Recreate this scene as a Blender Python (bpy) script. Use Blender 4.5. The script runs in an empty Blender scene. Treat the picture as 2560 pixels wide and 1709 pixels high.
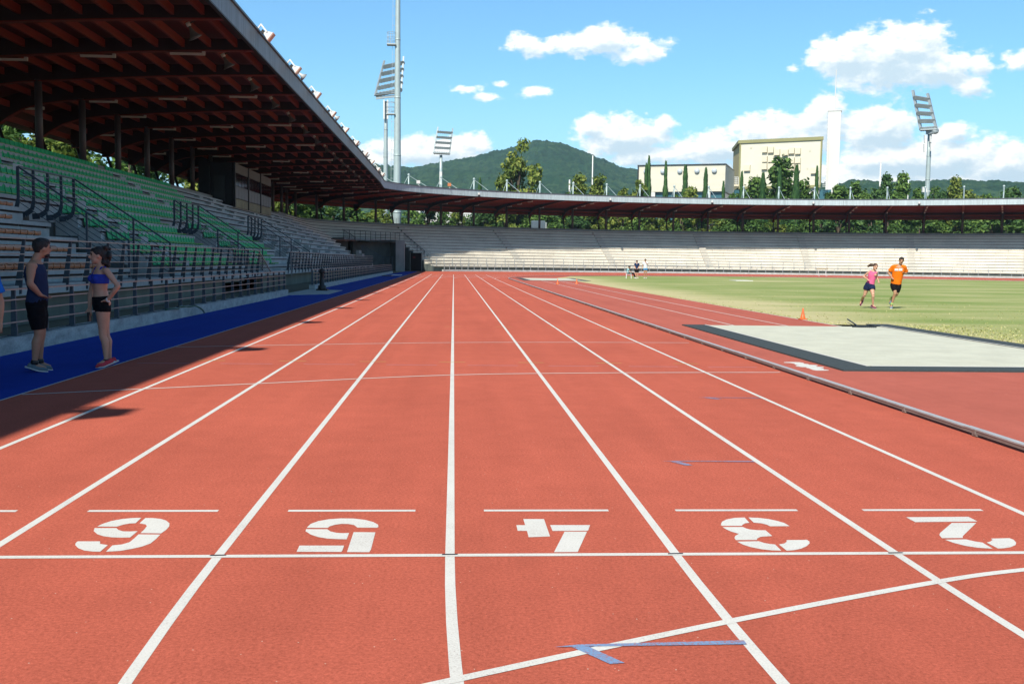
import bpy, bmesh, math, random
from mathutils import Vector, Matrix, noise
R=math.radians
rnd=random.Random(7)
SC=bpy.context.scene
COL=SC.collection
# ------------------------------------------------------------------ camera
CAM=Vector((-4.873,-5.3514,1.5675)); YAW=0.0577; PIT=0.0786; ROL=0.0129
fw=Vector((math.sin(YAW)*math.cos(PIT),math.cos(YAW)*math.cos(PIT),-math.sin(PIT)))
rt=Vector((math.cos(YAW),-math.sin(YAW),0)); up=rt.cross(fw)
r2=rt*math.cos(ROL)+up*math.sin(ROL); u2=up*math.cos(ROL)-rt*math.sin(ROL)
cd=bpy.data.cameras.new('camera'); cam=bpy.data.objects.new('camera',cd); COL.objects.link(cam)
mw=Matrix.Identity(4)
for i in range(3):
    mw[i][0]=r2[i]; mw[i][1]=u2[i]; mw[i][2]=-fw[i]; mw[i][3]=CAM[i]
cam.matrix_world=mw
cd.sensor_width=36; cd.lens=36; cd.clip_start=.1; cd.clip_end=20000
SC.camera=cam
# ------------------------------------------------------------------ light
SUN=Vector((-.428,-.95,1)).normalized()
SUN_EL=math.asin(SUN.z); SUN_AZ=math.atan2(SUN.x,SUN.y)
sl=bpy.data.lights.new('sun','SUN'); sl.energy=4.8; sl.angle=R(.5); sl.color=(1,.94,.82)
so=bpy.data.objects.new('sun',sl); COL.objects.link(so)
so.rotation_euler=(-SUN).to_track_quat('-Z','Y').to_euler(); so.location=(0,0,60)
SC.view_settings.view_transform='Standard'; SC.view_settings.look='None'
SC.view_settings.exposure=0.7; SC.view_settings.gamma=1
SC.view_settings.use_curve_mapping=False
SC.cycles.max_bounces=6; SC.cycles.diffuse_bounces=2; SC.cycles.transparent_max_bounces=6
SC.cycles.use_denoising=True

class NT:
    """tiny node helper"""
    def __init__(s,tree): s.t=tree; s.n=tree.nodes; s.l=tree.links
    def new(s,ty,**kw):
        n=s.n.new(ty)
        for k,v in kw.items(): setattr(n,k,v)
        return n
    def put(s,sock,v):
        if hasattr(v,'is_output') or isinstance(v,bpy.types.NodeSocket): s.l.new(v,sock)
        else: sock.default_value=v
    def math(s,op,a,b=None,c=None,clamp=False):
        n=s.new('ShaderNodeMath',operation=op,use_clamp=clamp); s.put(n.inputs[0],a)
        if b is not None: s.put(n.inputs[1],b)
        if c is not None: s.put(n.inputs[2],c)
        return n.outputs[0]
    def vm(s,op,a,b=None):
        n=s.new('ShaderNodeVectorMath',operation=op); s.put(n.inputs[0],a)
        if b is not None: s.put(n.inputs[1],b)
        return n.outputs['Value'] if op in('LENGTH','DOT_PRODUCT') else n.outputs[0]
    def mix(s,f,a,b,mode='MIX'):
        n=s.new('ShaderNodeMix',data_type='RGBA',blend_type=mode)
        s.put(n.inputs[0],f); s.put(n.inputs[6],a); s.put(n.inputs[7],b); return n.outputs[2]
    def noise(s,vec,scale,detail=4,rough=.5,out=0):
        n=s.new('ShaderNodeTexNoise'); n.inputs['Scale'].default_value=scale
        n.inputs['Detail'].default_value=detail; n.inputs['Roughness'].default_value=rough
        if vec is not None: s.l.new(vec,n.inputs['Vector'])
        return n.outputs[out]
    def ramp(s,f,pts):
        n=s.new('ShaderNodeValToRGB'); e=n.color_ramp.elements
        while len(e)<len(pts): e.new(.5)
        for i,(p,c) in enumerate(pts):
            e[i].position=p; e[i].color=(c if len(c)==4 else (*c,1)) if hasattr(c,'__len__') else (c,c,c,1)
        s.put(n.inputs[0],f); return n.outputs[0]
    def mr(s,v,a,b,c=0,d=1,sm=False):
        n=s.new('ShaderNodeMapRange'); n.interpolation_type='SMOOTHSTEP' if sm else 'LINEAR'
        s.put(n.inputs[0],v)
        for i,x in enumerate((a,b,c,d)): n.inputs[i+1].default_value=x
        return n.outputs[0]
# ------------------------------------------------------------------ sky (sun-matched Nishita air with fair-weather cumulus)
W=bpy.data.worlds.new('World'); SC.world=W; W.use_nodes=True
T=NT(W.node_tree); T.n.clear()
CL=[(7.41,11.71,4.21,.64),(4.03,11.64,1.4,.7),(8.27,12.06,1.4,.75),(10.27,11.28,1.79,.64),(22.6,10.5,3.4,1.9),(24.0,10.9,2.4,1.7),(25.3,10.0,2.2,1.1),(20.77,10.75,1.9,1.3),(23.5,9.72,4.0,.77),(27.24,10.07,.89,.64),(28.89,10.07,.89,.57),(18.25,10.25,.54,.26),(26.97,8.98,1.02,.57),(19.98,7.32,1.4,1.92),(17.3,6.9,3.06,1.34),(14.32,6.22,2.17,1.02),(22.49,7.02,2.55,1.4),(26.22,6.78,1.4,.57),(24.77,5.4,6.64,1.15),(28.5,5.1,3.19,1.4),(22,4.3,12,1.5),(9.25,6.75,2.94,1.28),(7.49,7.36,1.02,.77),(11.47,7.45,.77,.64),(11.26,5.9,4.6,.7),(-1.27,5.9,4.03,.98),(1.35,6.39,1.23,.75),(-4.37,5.5,1.34,.6),(.73,9.29,1.03,.3),(1.66,8.91,.94,.27),(4.34,9.22,.9,.36),(2.49,9.58,.36,.18),
 (-24,8,4,1),(45,8,5,1.2),(80,7,6,1.2),(-70,8,6,1.3)]
G=bpy.data.node_groups.new('cloud_field','ShaderNodeTree')
G.interface.new_socket('Vector',in_out='INPUT',socket_type='NodeSocketVector')
G.interface.new_socket('Value',in_out='OUTPUT',socket_type='NodeSocketFloat')
g=NT(G); gi=g.new('NodeGroupInput'); go=g.new('NodeGroupOutput'); vin=gi.outputs[0]
acc=None
for (a,e,ra,re) in CL:
    d=g.vm('SUBTRACT',vin,(a,e,0)); d=g.vm('MULTIPLY',d,(1/ra,1/re,0)); L=g.vm('LENGTH',d)
    v=g.math('MULTIPLY',g.math('SUBTRACT',1.0,L),min(1.0,.32+re*.6))
    if acc is None: acc=v
    else: acc=g.math('SMOOTH_MAX',acc,v,.18)
n1=g.noise(g.vm('MULTIPLY',vin,(.75,1.15,1)),1.0,9,.56)
n2=g.noise(g.vm('MULTIPLY',vin,(.35,.6,1)),1.0,3,.5)
f=g.math('ADD',acc,g.math('MULTIPLY',g.math('SUBTRACT',n1,.5),1.35))
f=g.math('ADD',f,g.math('MULTIPLY',g.math('SUBTRACT',n2,.5),.5))
n3=g.noise(g.vm('MULTIPLY',vin,(2.2,3.6,1)),1.0,5,.6)
f=g.math('ADD',f,g.math('MULTIPLY',g.math('SUBTRACT',n3,.5),.5))
g.l.new(f,go.inputs[0])
tc=T.new('ShaderNodeTexCoord'); sep=T.new('ShaderNodeSeparateXYZ'); T.l.new(tc.outputs['Generated'],sep.inputs[0])
DEG=57.29578
az=T.math('MULTIPLY',T.math('ARCTAN2',sep.outputs[0],sep.outputs[1]),DEG)
el=T.math('MULTIPLY',T.math('ARCSINE',sep.outputs[2]),DEG)
cv=T.new('ShaderNodeCombineXYZ'); T.l.new(az,cv.inputs[0]); T.l.new(el,cv.inputs[1])
def field(vec):
    n=T.new('ShaderNodeGroup',node_tree=G); T.l.new(vec,n.inputs[0]); return n.outputs[0]
f0=field(cv.outputs[0]); f1=field(T.vm('ADD',cv.outputs[0],(-.28,.5,0)))
alpha=T.mr(f0,-.05,.36,0,.97,True)
dl=T.math('SUBTRACT',f0,f1)               # bright where the field falls off towards the sun
shade=T.mr(T.math('ADD',T.math('MULTIPLY',dl,.8),T.math('MULTIPLY',f0,-.35)),-.42,.25,0,1,True)
ccol=T.mix(shade,(6.0,7.5,8.4,1),(12.5,12.2,11.4,1))
sky=T.new('ShaderNodeTexSky',sky_type='NISHITA'); sky.sun_disc=False
sky.sun_elevation=SUN_EL; sky.sun_rotation=SUN_AZ; sky.air_density=1.0; sky.dust_density=.6; sky.ozone_density=2.2; sky.altitude=100
tint=T.mix(1.0,sky.outputs[0],(.90,1.40,1.58,1),'MULTIPLY')
veil=T.mr(el,11,1,0,.5,True)
tint=T.mix(veil,tint,(5.2,7.9,10.3,1))
tint=T.mix(1.0,tint,T.ramp(T.mr(el,14,60,0,1,True),[(0,1.0),(1,.5)]),'MULTIPLY')
out=T.mix(alpha,tint,ccol)
bg=T.new('ShaderNodeBackground'); T.l.new(out,bg.inputs[0]); bg.inputs[1].default_value=.072
wo=T.new('ShaderNodeOutputWorld'); T.l.new(bg.outputs[0],wo.inputs[0])

# ------------------------------------------------------------------ materials
MATS={}
def mat(name,col,rough=.7,metal=0,var=0,vscale=3,bump=0,bscale=40,spec=.5,col2=None,stops=None,coord='Object',stretch=None,fine=0,fscale=60,trans=0):
    m=bpy.data.materials.new(name); m.use_nodes=True; t=NT(m.node_tree)
    b=t.n['Principled BSDF']; b.inputs['Roughness'].default_value=rough; b.inputs['Metallic'].default_value=metal
    b.inputs['Specular IOR Level'].default_value=spec
    tc=t.new('ShaderNodeTexCoord'); v=tc.outputs[coord]
    if stretch: v=t.vm('MULTIPLY',v,stretch)
    c=(*col,1)
    if var or col2:
        n=t.noise(v,vscale,5,.6)
        c2=(*col2,1) if col2 else tuple(x*(1-var) for x in col)+(1,)
        c1=c if col2 else tuple(min(1,x*(1+var)) for x in col)+(1,)
        c=t.ramp(n,stops or [(.35,c2),(.65,c1)]) if not stops else t.ramp(n,stops)
    if fine:
        nf=t.noise(v,fscale,2,.6)
        c=t.mix(1.0,c,t.ramp(nf,[(.3,1-fine),(.7,1+fine)]),'MULTIPLY')
    if isinstance(c,tuple): b.inputs['Base Color'].default_value=c
    else: t.l.new(c,b.inputs['Base Color'])
    if bump:
        bn=t.new('ShaderNodeBump'); bn.inputs['Strength'].default_value=bump; bn.inputs['Distance'].default_value=.02
        t.l.new(t.noise(v,bscale,4,.6),bn.inputs['Height']); t.l.new(bn.outputs[0],b.inputs['Normal'])
    MATS[name]=m; return m
def track_mat(name,c,lo=.78,hi=1.2,speck=True):
    m=bpy.data.materials.new(name); m.use_nodes=True; t=NT(m.node_tree); b=t.n['Principled BSDF']
    b.inputs['Roughness'].default_value=.95; b.inputs['Specular IOR Level'].default_value=.06
    v=t.new('ShaderNodeTexCoord').outputs['Object']
    big=t.noise(v,.35,4,.6); mid=t.noise(v,3.5,4,.6); fin=t.noise(v,52,6,1.0); stk=t.noise(t.vm('MULTIPLY',v,(2.2,.10,1)),1.0,4,.6)
    col=t.mix(t.mr(big,.3,.7),tuple(x*.93 for x in c)+(1,),tuple(min(1,x*1.07) for x in c)+(1,))
    col=t.mix(1.0,col,t.ramp(mid,[(.3,.94),(.7,1.05)]),'MULTIPLY')
    col=t.mix(1.0,col,t.ramp(stk,[(.32,.93),(.68,1.05)]),'MULTIPLY')
    col=t.mix(1.0,col,t.ramp(fin,[(.33,(lo,lo*.94,lo*.92)),(.5,1.0),(.68,(hi,hi,hi))]),'MULTIPLY')
    sc_=t.noise(t.vm('MULTIPLY',v,(1.2,.5,1)),.9,7,.72); col=t.mix(t.mr(sc_,.56,.74,0,.30,True),col,tuple(x*.78 for x in c)+(1,)); col=t.mix(t.mr(sc_,.40,.26,0,.28,True),col,tuple(min(1,x*1.12+.03) for x in c)+(1,))
    if speck:
        vo=t.new('ShaderNodeTexVoronoi'); vo.inputs['Scale'].default_value=26; t.l.new(v,vo.inputs['Vector'])
        sp=t.math('LESS_THAN',vo.outputs['Distance'],.085)
        wn=t.new('ShaderNodeTexWhiteNoise'); t.l.new(vo.outputs['Position'],wn.inputs['Vector'])
        sp=t.math('MULTIPLY',sp,t.math('GREATER_THAN',wn.outputs[0],.93))
        col=t.mix(sp,col,(.75,.6,.5,1))
    t.l.new(col,b.inputs['Base Color'])
    bn=t.new('ShaderNodeBump'); bn.inputs['Strength'].default_value=.55; bn.inputs['Distance'].default_value=.006
    t.l.new(fin,bn.inputs['Height']); t.l.new(bn.outputs[0],b.inputs['Normal'])
    return m
def paint_mat(name,c,under,wear=.34):
    m=bpy.data.materials.new(name); m.use_nodes=True; t=NT(m.node_tree); b=t.n['Principled BSDF']
    b.inputs['Roughness'].default_value=.75; v=t.new('ShaderNodeTexCoord').outputs['Object']
    n=t.noise(v,95,5,.9); w=t.noise(v,2.2,3,.6)
    k=t.math('ADD',n,t.math('MULTIPLY',t.math('SUBTRACT',w,.5),.22))
    col=t.ramp(k,[(wear-.06,under),(wear+.03,tuple(x*.82 for x in c)),(.6,c)])
    t.l.new(col,b.inputs['Base Color'])
    bn=t.new('ShaderNodeBump'); bn.inputs['Strength'].default_value=.4; bn.inputs['Distance'].default_value=.004
    t.l.new(n,bn.inputs['Height']); t.l.new(bn.outputs[0],b.inputs['Normal']); return m
M_red=track_mat('track_red',(.61,.148,.097),.42,1.55); M_apron=track_mat('apron_red',(.56,.155,.115),.8,1.2); M_blue=track_mat('strip_blue',(.010,.060,.44),.8,1.3)
M_white=paint_mat('paint_white',(.90,.89,.85),(.35,.2,.17),.38); M_ltblue=paint_mat('paint_blue',(.24,.42,.72),(.5,.13,.08),.47)
M_faint=paint_mat('paint_faint',(.6,.33,.42),(.55,.13,.08),.42); M_yel=paint_mat('paint_yellow',(.75,.5,.12),(.55,.13,.08),.36)
M_blackm=mat('mark_black',(.012,.013,.02),.6)
M_conc=mat('concrete',(.37,.38,.36),.85,var=.13,vscale=.9,bump=.25,bscale=18,fine=.07,fscale=9)
M_concS=mat('concrete_shaded',(.54,.585,.58),.85,var=.16,vscale=.5,bump=.25,bscale=14,fine=.08,fscale=6)  # shade of the straight stand put into the colour, bluer than the far tiers
M_jointshade=mat('joint_shade_stain',(.05,.04,.035),.9)  # joint shadow and brown stain coloured into the recess under each nosing
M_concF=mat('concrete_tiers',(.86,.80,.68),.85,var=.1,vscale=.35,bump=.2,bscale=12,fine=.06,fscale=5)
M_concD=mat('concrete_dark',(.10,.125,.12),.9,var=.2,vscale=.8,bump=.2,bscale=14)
M_trench=mat('trench_wall',(.24,.25,.20),.9,var=.2,vscale=.6,stretch=(1,1,.3))
M_kerbc=mat('kerb_concrete',(.50,.54,.53),.9,var=.22,vscale=2.2,bump=.3,bscale=25,stretch=(1,1,2.5),fine=.15,fscale=14)
M_steel=mat('painted_steel',(.065,.10,.135),.5,spec=.4,var=.12,vscale=6)
M_rail=mat('rail_galvanised',(.42,.36,.34),.45,metal=.4,var=.12,vscale=9)
M_dark=mat('dark_steel',(.022,.03,.04),.5)
M_galv=mat('galvanised',(.50,.56,.58),.5,metal=.35,var=.08,vscale=1.5)
M_mast=mat('mast_paint',(.50,.60,.60),.45,metal=.2,var=.07,vscale=.8)
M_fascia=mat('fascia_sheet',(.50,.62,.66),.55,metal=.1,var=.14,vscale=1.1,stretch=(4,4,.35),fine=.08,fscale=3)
M_roof=mat('roof_sheet',(.40,.47,.50),.5,metal=.4,var=.08,vscale=.4)
M_wood=mat('red_glulam',(.25,.024,.009),.6,var=.22,vscale=1.2,stretch=(.3,.3,3))
M_beam=mat('dark_beam',(.025,.008,.007),.6,var=.2,vscale=1)
M_deck=mat('red_boards',(.12,.014,.008),.7,var=.2,vscale=2,stretch=(1,.2,1))
M_colm=mat('column_paint',(.10,.085,.085),.5,var=.1,vscale=1)
M_green=mat('seat_green',(.015,.60,.20),.6,spec=.25,var=.12,vscale=.7); M_greenr=mat('seat_rim',(.22,.45,.04),.5)
M_orange=mat('seat_orange',(.62,.20,.06),.5,var=.1,vscale=1)
M_plastic=mat('white_plastic',(.8,.8,.82),.4); M_glass=mat('dark_glass',(.012,.014,.018),.08,spec=.7)
M_lamp=mat('lamp_housing',(.72,.72,.70),.5); M_lens=mat('lamp_glass',(.55,.28,.2),.15,spec=.6)
M_tube=mat('batten_white',(.85,.84,.76),.4)
M_black=mat('black_paint',(.008,.009,.012),.5); M_sandm=mat('sand',(.68,.69,.57),.95,var=.07,vscale=1.5,bump=.5,bscale=7,fine=.06,fscale=40)
M_rubber=mat('rubber_edge',(.045,.062,.068),.85,bump=.6,bscale=90,fine=.25,fscale=45)
M_alu=mat('aluminium',(.58,.585,.60),.5,metal=.2,var=.1,vscale=5); M_alus=mat('alu_side',(.34,.30,.28),.5,metal=.2,var=.15,vscale=4)
M_cone=mat('cone_orange',(.85,.16,.03),.5); M_wall=mat('cream_wall',(.86,.82,.66),.85,var=.02,vscale=.2)
M_olive=mat('olive_trim',(.34,.33,.15),.8,var=.05,vscale=.3); M_ochre=mat('ochre_side',(.62,.50,.24),.8)
M_vent=mat('vent_panel',(.88,.80,.60),.8); M_beige=mat('beige_wall',(.80,.76,.62),.85,var=.05,vscale=.15,stretch=(.4,.4,5)); M_wht=mat('white_render',(.82,.82,.80),.8,var=.02,vscale=.3)
M_teal=mat('glazed_base',(.05,.16,.20),.3)
M_bark=mat('bark',(.10,.075,.05),.9,var=.3,vscale=6)
def leaf_mat(name,a,b,c):
    m=bpy.data.materials.new(name); m.use_nodes=True; t=NT(m.node_tree); bs=t.n['Principled BSDF']
    bs.inputs['Roughness'].default_value=.6; bs.inputs['Specular IOR Level'].default_value=.25
    ge=t.new('ShaderNodeNewGeometry'); oi=t.new('ShaderNodeObjectInfo')
    k=t.math('ADD',t.math('MULTIPLY',ge.outputs['Random Per Island'],.8),t.math('MULTIPLY',oi.outputs['Random'],.2))
    col=t.ramp(k,[(.1,a),(.55,b),(.95,c)]); t.l.new(col,bs.inputs['Base Color'])
    tr=t.new('ShaderNodeBsdfTranslucent'); t.l.new(col,tr.inputs[0]); mx=t.new('ShaderNodeMixShader'); mx.inputs[0].default_value=.3
    t.l.new(bs.outputs[0],mx.inputs[1]); t.l.new(tr.outputs[0],mx.inputs[2]); t.l.new(mx.outputs[0],t.n['Material Output'].inputs[0]); return m
L_mid=leaf_mat('leaf_mid',(.032,.075,.016),(.07,.145,.03),(.15,.24,.05)); L_yel=leaf_mat('leaf_yellow',(.055,.09,.015),(.125,.18,.03),(.25,.28,.055))
L_dark=leaf_mat('leaf_dark',(.022,.06,.018),(.045,.105,.03),(.09,.17,.045)); L_cyp=leaf_mat('leaf_cypress',(.03,.085,.03),(.055,.13,.04),(.10,.20,.06))
def skinm(n,c): return mat(n,c,.55,var=.06,vscale=9,spec=.35)

# ------------------------------------------------------------------ mesh helpers
class MB:
    def __init__(s): s.v=[]; s.f=[]; s.m=[]
    def face(s,pts,mi=0):
        b=len(s.v); s.v+= [tuple(p) for p in pts]; s.f.append(tuple(range(b,b+len(pts)))); s.m.append(mi)
    def hexa(s,P,mi=0):
        b=len(s.v); s.v+=[tuple(p) for p in P]
        for q in ((0,3,2,1),(4,5,6,7),(0,1,5,4),(1,2,6,5),(2,3,7,6),(3,0,4,7)): s.f.append(tuple(b+i for i in q)); s.m.append(mi)
    def box(s,c,sz,mi=0,ax=None):
        c=Vector(c); X,Y,Z=ax or (Vector((1,0,0)),Vector((0,1,0)),Vector((0,0,1)))
        x,y,z=X*sz[0]/2,Y*sz[1]/2,Z*sz[2]/2
        s.hexa([c-x-y-z,c+x-y-z,c+x+y-z,c-x+y-z,c-x-y+z,c+x-y+z,c+x+y+z,c-x+y+z],mi)
    def bar(s,p,q,w,h,mi=0,upv=(0,0,1)):
        p=Vector(p); q=Vector(q); d=(q-p); L=d.length
        if L<1e-6: return
        d/=L; u=Vector(upv)
        if abs(d.dot(u))>.98: u=Vector((1,0,0))
        sd=d.cross(u).normalized(); u=sd.cross(d)
        a,b=sd*w/2,u*h/2
        s.hexa([p-a-b,p+a-b,q+a-b,q-a-b,p-a+b,p+a+b,q+a+b,q-a+b],mi)
    def loft(s,rings,mi=0,caps=True,closed=True):
        b=len(s.v); n=len(rings[0])
        for r in rings: s.v+=[tuple(p) for p in r]
        for i in range(len(rings)-1):
            for j in range(n if closed else n-1):
                k=(j+1)%n; s.f.append((b+i*n+j,b+i*n+k,b+(i+1)*n+k,b+(i+1)*n+j)); s.m.append(mi)
        if caps and closed:
            s.f.append(tuple(b+j for j in reversed(range(n)))); s.m.append(mi)
            s.f.append(tuple(b+(len(rings)-1)*n+j for j in range(n))); s.m.append(mi)
    def tube(s,pts,rad,n=8,mi=0,asp=1.0,side=None,caps=True):
        pts=[Vector(p) for p in pts]
        if not hasattr(rad,'__len__'): rad=[rad]*len(pts)
        rings=[]; pu=None
        for i,p in enumerate(pts):
            d=(pts[min(i+1,len(pts)-1)]-pts[max(i-1,0)]).normalized()
            if side is not None: a=Vector(side)-d*Vector(side).dot(d)
            elif pu is None:
                a=d.cross(Vector((0,0,1)))
                if a.length<.05: a=d.cross(Vector((0,1,0)))
            else: a=pu-d*pu.dot(d)
            a.normalize(); pu=a; c=d.cross(a)
            r=rad[i]; ra,rc=(r if hasattr(r,'__len__') else (r,r*asp))
            rings.append([p+a*ra*math.cos(2*math.pi*k/n)+c*rc*math.sin(2*math.pi*k/n) for k in range(n)])
        s.loft(rings,mi,caps)
    def ball(s,c,r,n=10,mi=0,ax=None):
        if not hasattr(r,'__len__'): r=(r,r,r)
        X,Y,Z=ax or (Vector((1,0,0)),Vector((0,1,0)),Vector((0,0,1))); c=Vector(c); rings=[]
        m=max(4,n//2+2)
        for i in range(m+1):
            t=math.pi*(.04+.92*i/m); 
            rings.append([c-Z*r[2]*math.cos(t)+(X*r[0]*math.cos(2*math.pi*k/n)+Y*r[1]*math.sin(2*math.pi*k/n))*math.sin(t) for k in range(n)])
        s.loft(rings,mi)
    def poly(s,pts,z,mi=0): s.face([(x,y,z) for x,y in pts],mi)
    def mesh(s,name,mats,smooth=False):
        me=bpy.data.meshes.new(name); me.from_pydata(s.v,[],s.f)
        for m in (mats if isinstance(mats,(list,tuple)) else [mats]): me.materials.append(m)
        if any(s.m): me.polygons.foreach_set('material_index',s.m)
        if smooth: me.polygons.foreach_set('use_smooth',[True]*len(s.f))
        me.update(); return me
    def build(s,name,mats,parent=None,smooth=False,loc=None):
        o=bpy.data.objects.new(name,s.mesh(name,mats,smooth)); COL.objects.link(o)
        if parent: o.parent=parent
        if loc: o.location=loc
        return o
def tag(o,label=None,cat=None,group=None,kind=None):
    if label: o['label']=label
    if cat: o['category']=cat
    if group: o['group']=group
    if kind: o['kind']=kind
    return o
def empty(name,label,cat,group=None,loc=(0,0,0),rz=0,kind=None):
    o=bpy.data.objects.new(name,None); COL.objects.link(o); o.location=loc; o.rotation_euler=(0,0,rz)
    o.empty_display_size=.2
    return tag(o,label,cat,group,kind)
def copy_tree(o,parent=None):
    c=o.copy(); COL.objects.link(c); c.parent=parent
    for ch in list(o.children): copy_tree(ch,c)
    return c
ORD='first second third fourth fifth sixth seventh eighth ninth tenth eleventh twelfth thirteenth fourteenth fifteenth sixteenth seventeenth eighteenth nineteenth twentieth'.split()
def ordn(i): return ORD[i] if i<20 else ('twenty-'+ORD[i-20] if i<29 else ('thirtieth' if i==29 else ('thirty-'+ORD[i-30] if i<39 else ('fortieth' if i==39 else 'forty-'+ORD[i-40]))))
STR=dict(kind='structure')

# ------------------------------------------------------------------ path of the stand (column line)
COLP=[(-26.3,128.3),(-26.11,134.33),(-24.06,140.11),(-20.86,145.44),(-16.61,150.3),(-11.89,154.3),(-6.93,157.57),(-1.73,160.3),(3.67,162.57),(9.22,164.43),(14.89,165.92),(20.7,167.06),(26.49,167.85),(32.43,168.29),(38.39,168.38),(44.35,168.12),(50.27,167.5),(56.11,166.51),(61.77,165.18),(67.4,163.46),(72.92,161.36),(78.26,158.91),(83.41,156.11)]
hd=R(-30)
while len(COLP)<29:
    x,y=COLP[-1]; COLP.append((x+6.05*math.cos(hd),y+6.05*math.sin(hd))); hd-=R(4)
ctl=[(-26.15,110.0),(-26.15,116.5),(-26.15,122.5)]+COLP
def cr(p0,p1,p2,p3,t):
    return tuple(.5*((2*b)+(-a+c)*t+(2*a-5*b+4*c-d)*t*t+(-a+3*b-3*c+d)*t**3) for a,b,c,d in zip(p0,p1,p2,p3))
TAB=[(-40.0,-26.15,-40.0)]; s_=116.5; TAB.append((116.5,-26.15,116.5)); COLS=[49.14+6.2*i for i in range(-10,13)]
for i in range(1,len(ctl)-2):
    for j in range(1,13):
        x,y=cr(ctl[i-1],ctl[i],ctl[i+1],ctl[i+2],j/12); _,px,py=TAB[-1]
        s_+=math.hypot(x-px,y-py); TAB.append((s_,x,y))
    if i>=2: COLS.append(s_)
SMAX=TAB[-1][0]
def F(s):
    import bisect
    i=bisect.bisect_right(TAB,(s,1e9,1e9))-1; i=max(0,min(i,len(TAB)-2))
    a,b=TAB[i],TAB[i+1]; t=(s-a[0])/(b[0]-a[0]); 
    def dirat(j):
        j0,j1=max(0,j-1),min(len(TAB)-1,j+1)
        if TAB[j][0]<117: return (0.,1.)
        dx,dy=TAB[j1][1]-TAB[j0][1],TAB[j1][2]-TAB[j0][2]; l=math.hypot(dx,dy); return dx/l,dy/l
    da,db=dirat(i),dirat(i+1); tx,ty=da[0]+(db[0]-da[0])*t,da[1]+(db[1]-da[1])*t; l=math.hypot(tx,ty)
    return a[1]+(b[1]-a[1])*t,a[2]+(b[2]-a[2])*t,tx/l,ty/l
def Wp(s,off,z=0):
    x,y,tx,ty=F(s); return Vector((x+ty*off,y-tx*off,z))
def AX(s):
    x,y,tx,ty=F(s); return Vector((tx,ty,0)),Vector((ty,-tx,0)),Vector((0,0,1))   # along, inward, up
def ssamp(a,b,step=1.6):
    if b<=117: return [a,b]
    o=[a]; c=max(a,117) 
    if c>a+.01: o.append(c)
    n=max(1,int((b-c)/step)); o+= [c+(b-c)*i/n for i in range(1,n+1)]; return o
def sweep(mb,prof,a,b,mi=0,step=1.6):
    """closed profile of (off,z) swept along the stand from a to b"""
    mb.loft([[Wp(s,o,z) for o,z in prof] for s in ssamp(a,b,step)],mi)

# ------------------------------------------------------------------ ground, track, infield
def struct(name,mb,m,par=None,smooth=False):
    o=mb.build(name,m,par,smooth)
    if par is None: o['kind']='structure'
    return o
M_ground=mat('outer_ground',(.16,.14,.08),.95,var=.3,vscale=.05)
b=MB(); b.poly([(-9000,-3000),(9000,-3000),(9000,12000),(-9000,12000)],-.03); struct('ground',b,M_ground)
CX,CY=36.5,84.39
kerbline=[tuple(Wp(s,14.1)[:2]) for s in ssamp(117,SMAX,2)]
b=MB(); 
red=[(-9.76,-16),(130,-16),(130,60)]+[p for p in reversed(kerbline) if p[0]>-9.0]+[(-9.76,135)]
# triangulated fan-safe: build as bmesh ngon
def ngon(pts,z,name,m,kind=None,par=None):
    me=bpy.data.meshes.new(name); bm=bmesh.new(); f=bm.faces.new([bm.verts.new((x,y,z)) for x,y in pts]); bmesh.ops.triangulate(bm,faces=[f]); bm.normal_update()
    for q in bm.faces:
        if q.normal.z<0: q.normal_flip()
    bm.to_mesh(me); bm.free(); me.materials.append(m); o=bpy.data.objects.new(name,me); COL.objects.link(o)
    if kind: o['kind']=kind
    if par: o.parent=par
    return o
track=ngon(red,0,'running_track',M_red,'structure')
ngon([(-11.86,-16),(-9.76,-16),(-9.76,135),(-11.3,135),(-11.86,112)],.002,'blue_strip',M_blue,'structure')
def arcpts(r,a0,a1,n,cx=CX,cy=CY): return [(cx-r*math.cos(a0+(a1-a0)*i/n),cy+r*math.sin(a0+(a1-a0)*i/n)) for i in range(n+1)]
# jump apron and runway between the kerb and the grass
ap=[(.06,-3),(40,-3),(40,9.3),(5.15,9.3),(5.15,94),(7.5,100)]+[(3.5,98.5),(.06,88)]
ngon(ap,.003,'jump_apron',M_apron,'structure')
# infield grass
def grass_mat():
    m=bpy.data.materials.new('infield_grass'); m.use_nodes=True; t=NT(m.node_tree); b=t.n['Principled BSDF']
    b.inputs['Roughness'].default_value=.9; b.inputs['Specular IOR Level'].default_value=.15
    v=t.new('ShaderNodeTexCoord').outputs['Object']
    pat=t.noise(t.vm('MULTIPLY',v,(.6,1.0,1)),.16,6,.62); fin=t.noise(v,9,5,.75); st=t.noise(t.vm('MULTIPLY',v,(.05,1,1)),.5,3,.6)
    sx=t.new('ShaderNodeSeparateXYZ'); t.l.new(v,sx.inputs[0])
    edge=t.mr(sx.outputs[0],5.2,9.5,.24,0)          # dry, worn belt beside the runway
    k=t.math('ADD',t.math('ADD',t.math('MULTIPLY',pat,.62),t.math('MULTIPLY',fin,.2)),t.math('MULTIPLY',st,.38))
    k=t.math('ADD',k,edge)
    col=t.ramp(k,[(.36,(.15,.26,.05)),(.50,(.245,.34,.085)),(.62,(.39,.43,.16)),(.78,(.64,.58,.31))])
    t.l.new(col,b.inputs['Base Color'])
    bn=t.new('ShaderNodeBump'); bn.inputs['Strength'].default_value=.3; bn.inputs['Distance'].default_value=.03
    t.l.new(t.noise(v,14,5,.8),bn.inputs['Height']); t.l.new(bn.outputs[0],b.inputs['Normal']); return m
M_grass=grass_mat()
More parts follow.
